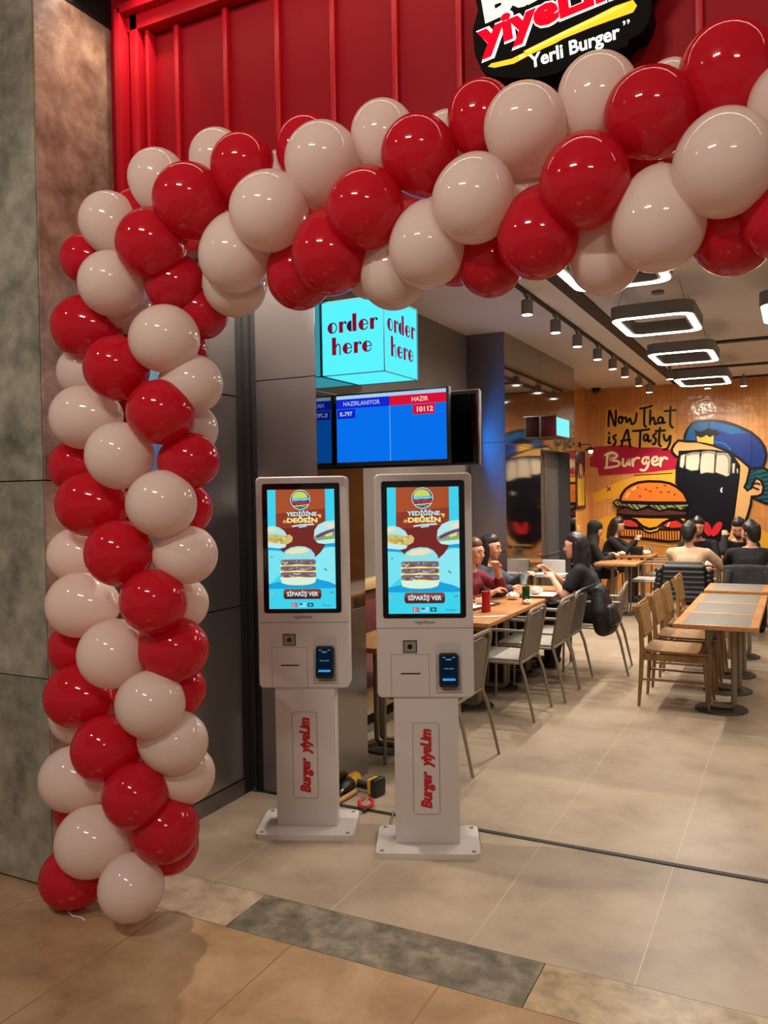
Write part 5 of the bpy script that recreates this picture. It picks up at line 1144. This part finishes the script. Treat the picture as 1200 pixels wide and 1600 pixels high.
b = MB(); Rz = Matrix.Rotation(rad(-12), 3, 'Z'); b.box((.126, .022, .003), (.030, .078, .080), .008, Rz); b.build('battery_foot', mYel, dr); b = MB(); b.box((.155, .016, .003), (.040, .090, .092), .010, Rz); b.build('battery', mTool, dr)
b = MB(); b.tube([(0, 0, .0), (-.06, .05, 0)], [.031, .030], 14); b.ball((0, 0, 0), .031); o = b.build('tool_grip', mYel); o.location = (-2.225, 3.92, .033); tag(o, 'yellow round-ended tool lying behind the cordless drill', 'tool')
b = MB(); b.tube([(0, 0, 0), (.010, .17, 0)], [.012, .014], 12); o = b.build('hammer_handle', mat('raw_wood', S(190, 140, 92), .6)); o.location = (-2.104, 3.60, .015); tag(o, 'pale wooden tool handle lying in front of the drill', 'tool')
pc = thing('pincers', 'small red pincers lying on the floor next to the black floor channel', 'pliers', (-1.945, 3.60, .015), rad(20))
for s_ in (-1, 1):
    b = MB(); b.tube(fillet([(s_*.004, -.01, 0), (s_*.032, .0, .008), (s_*.034, .035, .016), (s_*.016, .055, .022)], .012), .010, 8); b.build('handle', mRedPlastic, pc)
b = MB(); b.box((0, -.03, 0), (.022, .045, .018), .005); b.build('jaw', mTool, pc)
b = MB(); b.cyl((0, 0, 0), (-.066, .172, .0), .005, .005, 10); o = b.build('metal_rod', mat('dull_steel', S(150, 140, 128), .4, .8)); o.location = (-1.737, 3.457, .006); tag(o, 'short metal rod lying on the floor left of the right kiosk', 'rod')

# ------------------------------------------------------------------ people
mSkin = mat('skin', S(214, 156, 126), .5, 0, .04, 20); mSkin2 = mat('skin_tan', S(198, 140, 108), .5, 0, .04, 20)
mEyeD = mat('dark_eye', S(26, 18, 16), .3); mLip = mat('lips', S(176, 88, 82), .5)
mHairD = mat('dark_hair', S(30, 22, 20), .45, 0, .3, 60, stretch=(1, 1, .2)); mHairB = mat('brown_hair', S(96, 58, 40), .45, 0, .3, 60, stretch=(1, 1, .2))
def cloth(n, c): return mat(n, c, .85, 0, .10, 30, .25, 60)
mBlackC = cloth('black_cotton', S(13, 12, 13)); mDenim = cloth('dark_trousers', S(30, 32, 40))
def ik(a, c, l1, l2, pole):
    a, c, pole = Vector(a), Vector(c), Vector(pole); d = c-a; L = min(d.length, (l1+l2)*.995); d = d.normalized()
    x = (l1*l1-l2*l2+L*L)/(2*L); h = math.sqrt(max(0, l1*l1-x*x)); p = pole-a; p = p-d*p.dot(d); p = p.normalized() if p.length > 1e-5 else Vector((0, 0, -1))
    return a+d*x+p*h, a+d*L
def person(label, loc, rz, handL, handR, lean=12, head_yaw=0, head_pitch=5, sex='f', hair='long', hmat=None, top=None, topname='sweater', sleeve=1.0, legs=None, skin=None, s=.92, seat=.425, tuck=0, skirt=False, voxel=.0085, elbow_out=.28, beard=False):
    """seated, facing local -y; handL/handR wrist targets in local metres"""
    t = thing('person', label, 'person', loc, rz); skin = skin or mSkin; top = top or mBlackC; legs = legs or mDenim; hmat = hmat or mHairD
    sw = (.165 if sex == 'f' else .195)*s
    P = Vector((0, 0, seat+.085)); ld = Vector((0, -math.sin(rad(lean)), math.cos(rad(lean))))
    ch = P+ld*.30*s; sh = P+ld*.425*s; nk = P+ld*.475*s+Vector((0, -.005, 0)); hd = nk+(ld*.6+Vector((0, -.10, .55))).normalized()*.155*s
    HM = Matrix.Translation(hd) @ Matrix.Rotation(rad(head_yaw), 4, 'Z') @ Matrix.Rotation(rad(head_pitch), 4, 'X') @ Matrix.Scale(s*(1.0 if sex == 'f' else 1.05), 4)
    hp = lambda x, y, z: HM @ Vector((x, y, z)); k = s*(1.0 if sex == 'f' else 1.05)
    b = MB()
    # head: cranium, face, jaw, nose, brow, ears
    b.hull([(hp(0, .018, .035), .088*k), (hp(0, -.030, .02), .072*k)]); b.hull([(hp(-.03, -.045, .0), .04*k), (hp(.03, -.045, .0), .04*k), (hp(-.022, -.05, -.06), .030*k), (hp(.022, -.05, -.06), .030*k), (hp(0, -.062, -.088), .020*k), (hp(0, .02, -.03), .06*k)])
    b.hull([(hp(0, -.088, .012), .008*k), (hp(0, -.108, -.022), .0105*k), (hp(-.012, -.092, -.03), .007*k), (hp(.012, -.092, -.03), .007*k)], 1)
    for sx in (-1, 1):
        b.hull([(hp(sx*.078, .015, .012), (.008*k, .016*k, .018*k)), (hp(sx*.076, .01, -.015), (.007*k, .010*k, .012*k))], 1); b.hull([(hp(sx*.045, -.082, .022), .010*k), (hp(sx*.018, -.088, .026), .010*k)], 1)
        b.ball(hp(sx*.04, -.068, -.022), .026*k, 1)
    b.hull([(hp(-.012, -.085, -.055), .009*k), (hp(.012, -.085, -.055), .009*k)], 1)
    b.hull([(hp(0, .02, -.06), .048*k), (nk-ld*.03, .052*s)])
    # torso, pelvis, legs
    b.hull([(ch+Vector((-.07*s, .01, 0)), .095*s), (ch+Vector((.07*s, .01, 0)), .095*s), (P+Vector((-.07*s, 0, .02)), .10*s), (P+Vector((.07*s, 0, .02)), .10*s)])
    b.hull([(ch+Vector((-.07*s, .01, 0)), .09*s), (ch+Vector((.07*s, .01, 0)), .09*s), (sh+Vector((-sw*.8, .01, -.02)), .055*s), (sh+Vector((sw*.8, .01, -.02)), .055*s), (nk-ld*.02, .05*s)])
    J = {}
    for sx in (-1, 1):
        hip = P+Vector((sx*.085*s, 0, -.005)); kn = Vector((sx*.10*s, -.43*s, seat+.06)); an = Vector((sx*.10*s, -.40*s+tuck, .085)); J[sx] = (hip, kn, an)
        b.hull([(hip, .085*s), (kn, .058*s)]); b.hull([(kn, .056*s), (an+Vector((0, .02, .18)), .052*s)]); b.hull([(an+Vector((0, .02, .18)), .052*s), (an, .036*s)]); b.hull([(an+Vector((0, .01, -.04)), .034*s), (an+Vector((0, -.12*s, -.055)), .026*s)])
    A = {}
    for sx, hand in ((-1, handR), (1, handL)):
        so = sh+Vector((sx*sw, .005, -.02)); el, wr = ik(so, hand, .265*s, .235*s, so+Vector((sx*elbow_out, .12, -.4))); A[sx] = (so, el, wr)
        b.hull([(so, .052*s), (el, .040*s)]); b.hull([(el, .040*s), (el.lerp(wr, .35), .039*s)]); b.hull([(el.lerp(wr, .35), .038*s), (wr, .026*s)])
        # hand: palm, four bent fingers, thumb
        d = (wr-el).normalized(); side = d.cross(Vector((0, 0, 1))); side = side.normalized() if side.length > .05 else Vector((1, 0, 0)); nrm = side.cross(d).normalized()
        if nrm.z > 0: nrm = -nrm
        kn0 = wr+d*.082*s; b.hull([(wr, .022*s), (kn0+side*.030*s, .0125*s), (kn0-side*.030*s, .0125*s), (wr+d*.03*s+side*.024*s, .016*s), (wr+d*.03*s-side*.024*s, .016*s)], 1)
        for q, (of, ln) in enumerate(((-.030, .062), (-.010, .072), (.010, .068), (.030, .052))):
            f0 = kn0+side*of*s; f1 = f0+(d*.85+nrm*.5).normalized()*ln*.5*s; f2 = f1+(d*.25+nrm*.95).normalized()*ln*.5*s
            b.hull([(f0, .0095*s), (f1, .0088*s)], 1); b.hull([(f1, .0088*s), (f2, .0076*s)], 1)
        th = wr+d*.025*s-side*sx*.026*s; t1 = th+(d*.6-side*sx*.7+nrm*.3).normalized()*.04*s; t2 = t1+(d*.8+nrm*.5).normalized()*.03*s
        b.hull([(th, .012*s), (t1, .0105*s)], 1); b.hull([(t1, .0105*s), (t2, .009*s)], 1)
    remeshed(b, 'body', skin, t, voxel, 3)
    # face details
    e = MB()
    for sx in (-1, 1): e.ball(hp(sx*.032, -.0845, .006), (.0115*k, .006*k, .006*k), 1)
    e.build('eyes', mEyeD, t); e = MB(); e.hull([(hp(-.017, -.0905, -.055), .006*k), (hp(.017, -.0905, -.055), .006*k), (hp(0, -.096, -.052), .006*k)], 1); e.build('lips', mLip, t)
    e = MB()
    for sx in (-1, 1): e.tube([hp(sx*.016, -.097, .030), hp(sx*.035, -.092, .037), hp(sx*.052, -.078, .030)], .0045*k, 5)
    e.build('eyebrows', hmat, t)
    # clothes
    g = MB(); i_ = .013
    g.hull([(ch+Vector((-.07*s, .01, 0)), .095*s+i_), (ch+Vector((.07*s, .01, 0)), .095*s+i_), (P+Vector((-.075*s, 0, .0)), .10*s+i_), (P+Vector((.075*s, 0, .0)), .10*s+i_)])
    g.hull([(ch+Vector((-.07*s, .01, 0)), .09*s+i_), (ch+Vector((.07*s, .01, 0)), .09*s+i_), (sh+Vector((-sw*.8, .01, -.02)), .055*s+i_), (sh+Vector((sw*.8, .01, -.02)), .055*s+i_), (nk-ld*.05, .05*s+i_)])
    if sex == 'f': g.hull([(ch+Vector((-.06*s, -.055*s, .03)), .06*s+i_), (ch+Vector((.06*s, -.055*s, .03)), .06*s+i_), (ch+Vector((0, -.02, -.03)), .07*s)])
    for sx in (-1, 1):
        so, el, wr = A[sx]
        if sleeve >= 1:
            g.hull([(so, .052*s+i_), (el, .042*s+i_)]); g.hull([(el, .042*s+i_), (el.lerp(wr, .94 if sleeve > 1 else .5), .032*s+i_)])
        else: g.hull([(so, .052*s+i_), (so.lerp(el, sleeve), .050*s+i_*1.3)])
    remeshed(g, topname, top, t, .010, 3)
    g = MB(); g.hull([(P+Vector((-.08*s, .01, -.01)), .098*s+.008), (P+Vector((.08*s, .01, -.01)), .098*s+.008)])
    for sx in (-1, 1):
        hip, kn, an = J[sx]
        if skirt: g.hull([(hip, .09*s+.012), (kn.lerp(hip, .1), .066*s+.016)])
        else: g.hull([(hip, .085*s+.011), (kn, .06*s+.010)]); g.hull([(kn, .058*s+.010), (an+Vector((0, .012, .10)), .052*s+.010)]); g.hull([(an+Vector((0, .012, .10)), .052*s+.010), (an, .045*s+.008)])
    if skirt: g.hull([(J[-1][0], .09*s), (J[1][0], .09*s), (J[-1][1].lerp(J[-1][0], .1), .07*s), (J[1][1].lerp(J[1][0], .1), .07*s)])
    remeshed(g, 'skirt' if skirt else 'trousers', legs, t, .010, 2)
    for sx in (-1, 1):
        an = J[sx][2]; g = MB(); g.hull([(an+Vector((0, .02, -.045)), .040*s), (an+Vector((0, -.13*s, -.057)), (.038*s, .038*s, .026*s)), (an+Vector((0, 0, -.01)), .042*s)]); g.build('shoe', mTool, t)
    # hair or headscarf
    g = MB()
    if hair == 'scarf':
        g.hull([(hp(0, .035, .045), .104*k), (hp(0, -.01, .055), .088*k)]); g.hull([(hp(0, .03, .02), .10*k), (hp(0, .03, -.07), .085*k)]); g.hull([(hp(0, .02, -.09), .088*k), (hp(0, -.035, -.125), .05*k), (sh+Vector((-.10, .0, -.01)), .07), (sh+Vector((.10, .0, -.01)), .07), (ch+Vector((0, .07, .05)), .07), (ch+Vector((0, -.06, .06)), .06)])
        remeshed(g, 'headscarf', hmat, t, .010, 3)
    else:
        g.hull([(hp(0, .032, .046), .093*k), (hp(0, -.006, .072), .076*k)])
        if hair == 'long':
            g.hull([(hp(0, .045, .02), .088*k), (hp(0, .07, -.06), .075*k)])
            for sx in (-1, 1): g.hull([(hp(sx*.062, .02, .03), .036*k), (hp(sx*.074, .012, -.07), .030*k)]); g.hull([(hp(sx*.074, .012, -.07), .030*k), (hp(sx*.085, .02, -.19), .026*k)])
            g.hull([(hp(0, .07, -.05), .078*k), (hp(-.05, .085, -.20), .035*k), (hp(.05, .085, -.20), .035*k)])
        elif hair == 'tied':
            g.hull([(hp(0, .045, .02), .086*k), (hp(0, .055, -.03), .07*k)]); g.hull([(hp(0, .11, .0), .04*k), (hp(0, .13, -.08), .028*k)])
        else:
            g.hull([(hp(0, .045, .02), .082*k), (hp(0, .055, -.045), .062*k)]); g.hull([(hp(0, -.045, .10), .032*k), (hp(0, .02, .12), .045*k), (hp(.03, -.03, .10), .03*k)])
            for sx in (-1, 1): g.hull([(hp(sx*.066, .0, .02), .020*k), (hp(sx*.068, -.008, -.02), .012*k)], 1)
        remeshed(g, 'hair', hmat, t, .008, 2)
        if beard:
            g = MB(); g.hull([(hp(-.05, -.04, -.05), .024*k), (hp(.05, -.04, -.05), .024*k), (hp(0, -.072, -.092), .020*k), (hp(-.022, -.068, -.08), .022*k), (hp(.022, -.068, -.08), .022*k)]); remeshed(g, 'beard', hmat, t, .007, 2)
    return t
person('woman in a maroon top on the wall bench, resting her hand by her face', (-2.585, 6.53, 0), rad(84), (.12, -.30, .93), (-.10, -.36, .76), 14, -4, 4, 'f', 'tied', mHairB, cloth('maroon_knit', S(112, 24, 44)), 'sweater', 1.0, voxel=.007)
person('dark-haired woman in a dark blue-grey hoodie on the wall bench, holding a cup', (-2.60, 7.03, 0), rad(90), (.02, -.44, .84), (-.16, -.36, .74), 12, 2, 4, 'f', 'long', mHairD, cloth('slate_hoodie', S(62, 70, 84)), 'hoodie', 1.1, voxel=.007)
cp = thing('paper_cup', 'blue and white paper cup held by the woman in the slate hoodie', 'cup', (-2.155, 6.98, .77)); b = MB(); b.lathe([(.001, 0), (.030, 0), (.038, .095), (.035, .095), (.028, .004), (.001, .004)], 20); b.build('cup_body', mat('cup_blue', S(150, 190, 204), .5, 0, .4, 14), cp)
b = MB(); b.tube([(0, 0, .03), (-.06, -.02, .14)], .0035, 6); b.build('straw', mRedPlastic, cp)
w3 = person('dark-haired woman in a black T-shirt seen in profile, elbow on the long table', (-1.62, 7.32, 0), rad(-88), (.10, -.34, .80), (-.05, -.42, .86), 16, 0, 2, 'f', 'long', mHairD, mBlackC, 't_shirt', .62, mBlackC, voxel=.007, s=.94)
person('woman in a black headscarf and black clothes sitting at a small orange wood table', (-2.55, 10.95, 0), rad(112), (.12, -.34, .72), (-.10, -.36, .72), 16, 0, 12, 'f', 'scarf', mBlackC, mBlackC, 'tunic', 1.1, mBlackC, skirt=True, voxel=.010, s=.90)
person('long-haired woman in black raising both hands over a cup at the rear small table', (-2.46, 11.95, 0), rad(90), (.06, -.40, .88), (-.06, -.40, .86), 16, 0, 14, 'f', 'long', mHairD, mBlackC, 'sweater', 1.1, voxel=.010, s=.92)
person('man in a beige sweater seen from behind in front of the painted burger', (-1.08, 9.50, 0), rad(180), (-.0, -.42, .73), (-.26, -.40, .72), 14, -10, 14, 'm', 'short', mHairD, cloth('beige_knit', S(214, 176, 142)), 'sweater', 1.1, voxel=.010, s=.93, elbow_out=.6)
person('bearded man in a black jacket facing the camera across from the beige sweater', (-1.14, 11.20, 0), rad(0), (.14, -.40, .73), (-.14, -.40, .73), 12, 6, 8, 'm', 'short', mHairD, mBlackC, 'jacket', 1.1, voxel=.010, s=.93, skin=mSkin2, beard=True)
person('man in black facing the camera and looking down, hand at his ear', (-.66, 11.20, 0), rad(0), (.14, -.40, .73), (-.16, -.20, .98), 14, -6, 26, 'm', 'short', mHairD, mBlackC, 'sweater', 1.1, voxel=.010, s=.93, beard=True, elbow_out=.04)
person('man in a black shirt seen from behind, head turned to the right', (-.46, 9.50, 0), rad(180), (.16, -.42, .73), (-.2, -.36, .80), 12, 46, 8, 'm', 'short', mHairD, mBlackC, 'shirt', 1.1, voxel=.010, s=.94, elbow_out=.5, beard=True)

# ------------------------------------------------------------------ bag and jackets on the chairs
bg_ = thing('backpack', 'black backpack hanging by its straps on an armchair beside the long table', 'bag', (-1.46, 6.78, 0))
b = MB(); b.hull([((0, -.06, .76), .05), ((0, .08, .76), .05), ((.02, -.10, .60), .07), ((.03, .12, .60), .07), ((.04, -.06, .47), .075), ((.05, .09, .46), .075)]); b.hull([((-.06, -.04, .76), .035), ((.0, .05, .78), .04), ((.0, -.08, .78), .03)])
remeshed(b, 'bag_body', mat('black_nylon', S(15, 16, 16), .55, 0, .2, 12, .3, 30), bg_, .009, 3)
b = MB(); b.hull([((.10, -.06, .52), .045), ((.11, .09, .52), .045), ((.09, -.05, .62), .035), ((.09, .09, .62), .035)]); remeshed(b, 'front_pocket', mat('black_nylon_pocket', S(24, 24, 24), .5, 0, .2, 12), bg_, .008, 2)
b = MB()
for y in (-.07, .07): b.tube([(.06, y*1.2, .62), (.05, y, .76), (-.01, y*.8, .815), (-.10, y*.8, .775), (-.20, y*.8-.05, .72)], .014, 8)
b.build('strap', mTool, bg_)
pj = thing('puffer_jacket', 'black quilted puffer jacket hung over the chair of the man in beige', 'jacket', (-1.08, 9.12, 0))
b = MB(); mPuff = mat('black_puffer', S(15, 17, 23), .5, 0, .15, 10)
for k in range(7): z = .44+.053*k; w = .225-.003*k; b.hull([((-w+.02, .0, z), (.035, .058, .037)), ((w-.02, .0, z), (.035, .058, .037))])
remeshed(b, 'jacket_body', mPuff, pj, .009, 1)
for sx in (-1, 1):
    b = MB()
    for k in range(7): b.ball((sx*(.255+.012*math.sin(k)), .02, .42+.05*k), (.065-.003*k, .06, .034), 2)
    remeshed(b, 'sleeve', mPuff, pj, .009, 1)
b = MB(); b.hull([((-.15, .02, .78), .04), ((.15, .02, .78), .04), ((-.16, .0, .70), .03), ((.16, .0, .70), .03)]); remeshed(b, 'collar', mat('black_lining', S(16, 16, 18), .6), pj, .009, 2)
gj = thing('dark_jacket', 'dark grey jacket draped over the chair back of the man in black', 'jacket', (-.46, 9.12, 0))
b = MB(); b.hull([((-.20, .0, .76), .035), ((.0, .0, .77), .035), ((-.22, -.03, .60), .03), ((-.04, -.03, .52), .03), ((-.20, -.03, .55), .03)]); b.hull([((.01, .0, .77), .035), ((.21, .0, .76), .035), ((.03, -.03, .56), .03), ((.23, -.03, .58), .03), ((.20, -.03, .50), .03)])
remeshed(b, 'jacket_body', mat('charcoal_cloth', S(40, 40, 43), .8, 0, .25, 8, .4, 14), gj, .009, 3)
for sx in (-1, 1):
    b = MB(); b.tube([(sx*.17, -.02, .74), (sx*.20, -.055, .62), (sx*.19, -.05, .46)], [.045, .042, .035], 10); remeshed(b, 'sleeve', mat('charcoal_sleeve', S(38, 38, 41), .8), gj, .009, 2)
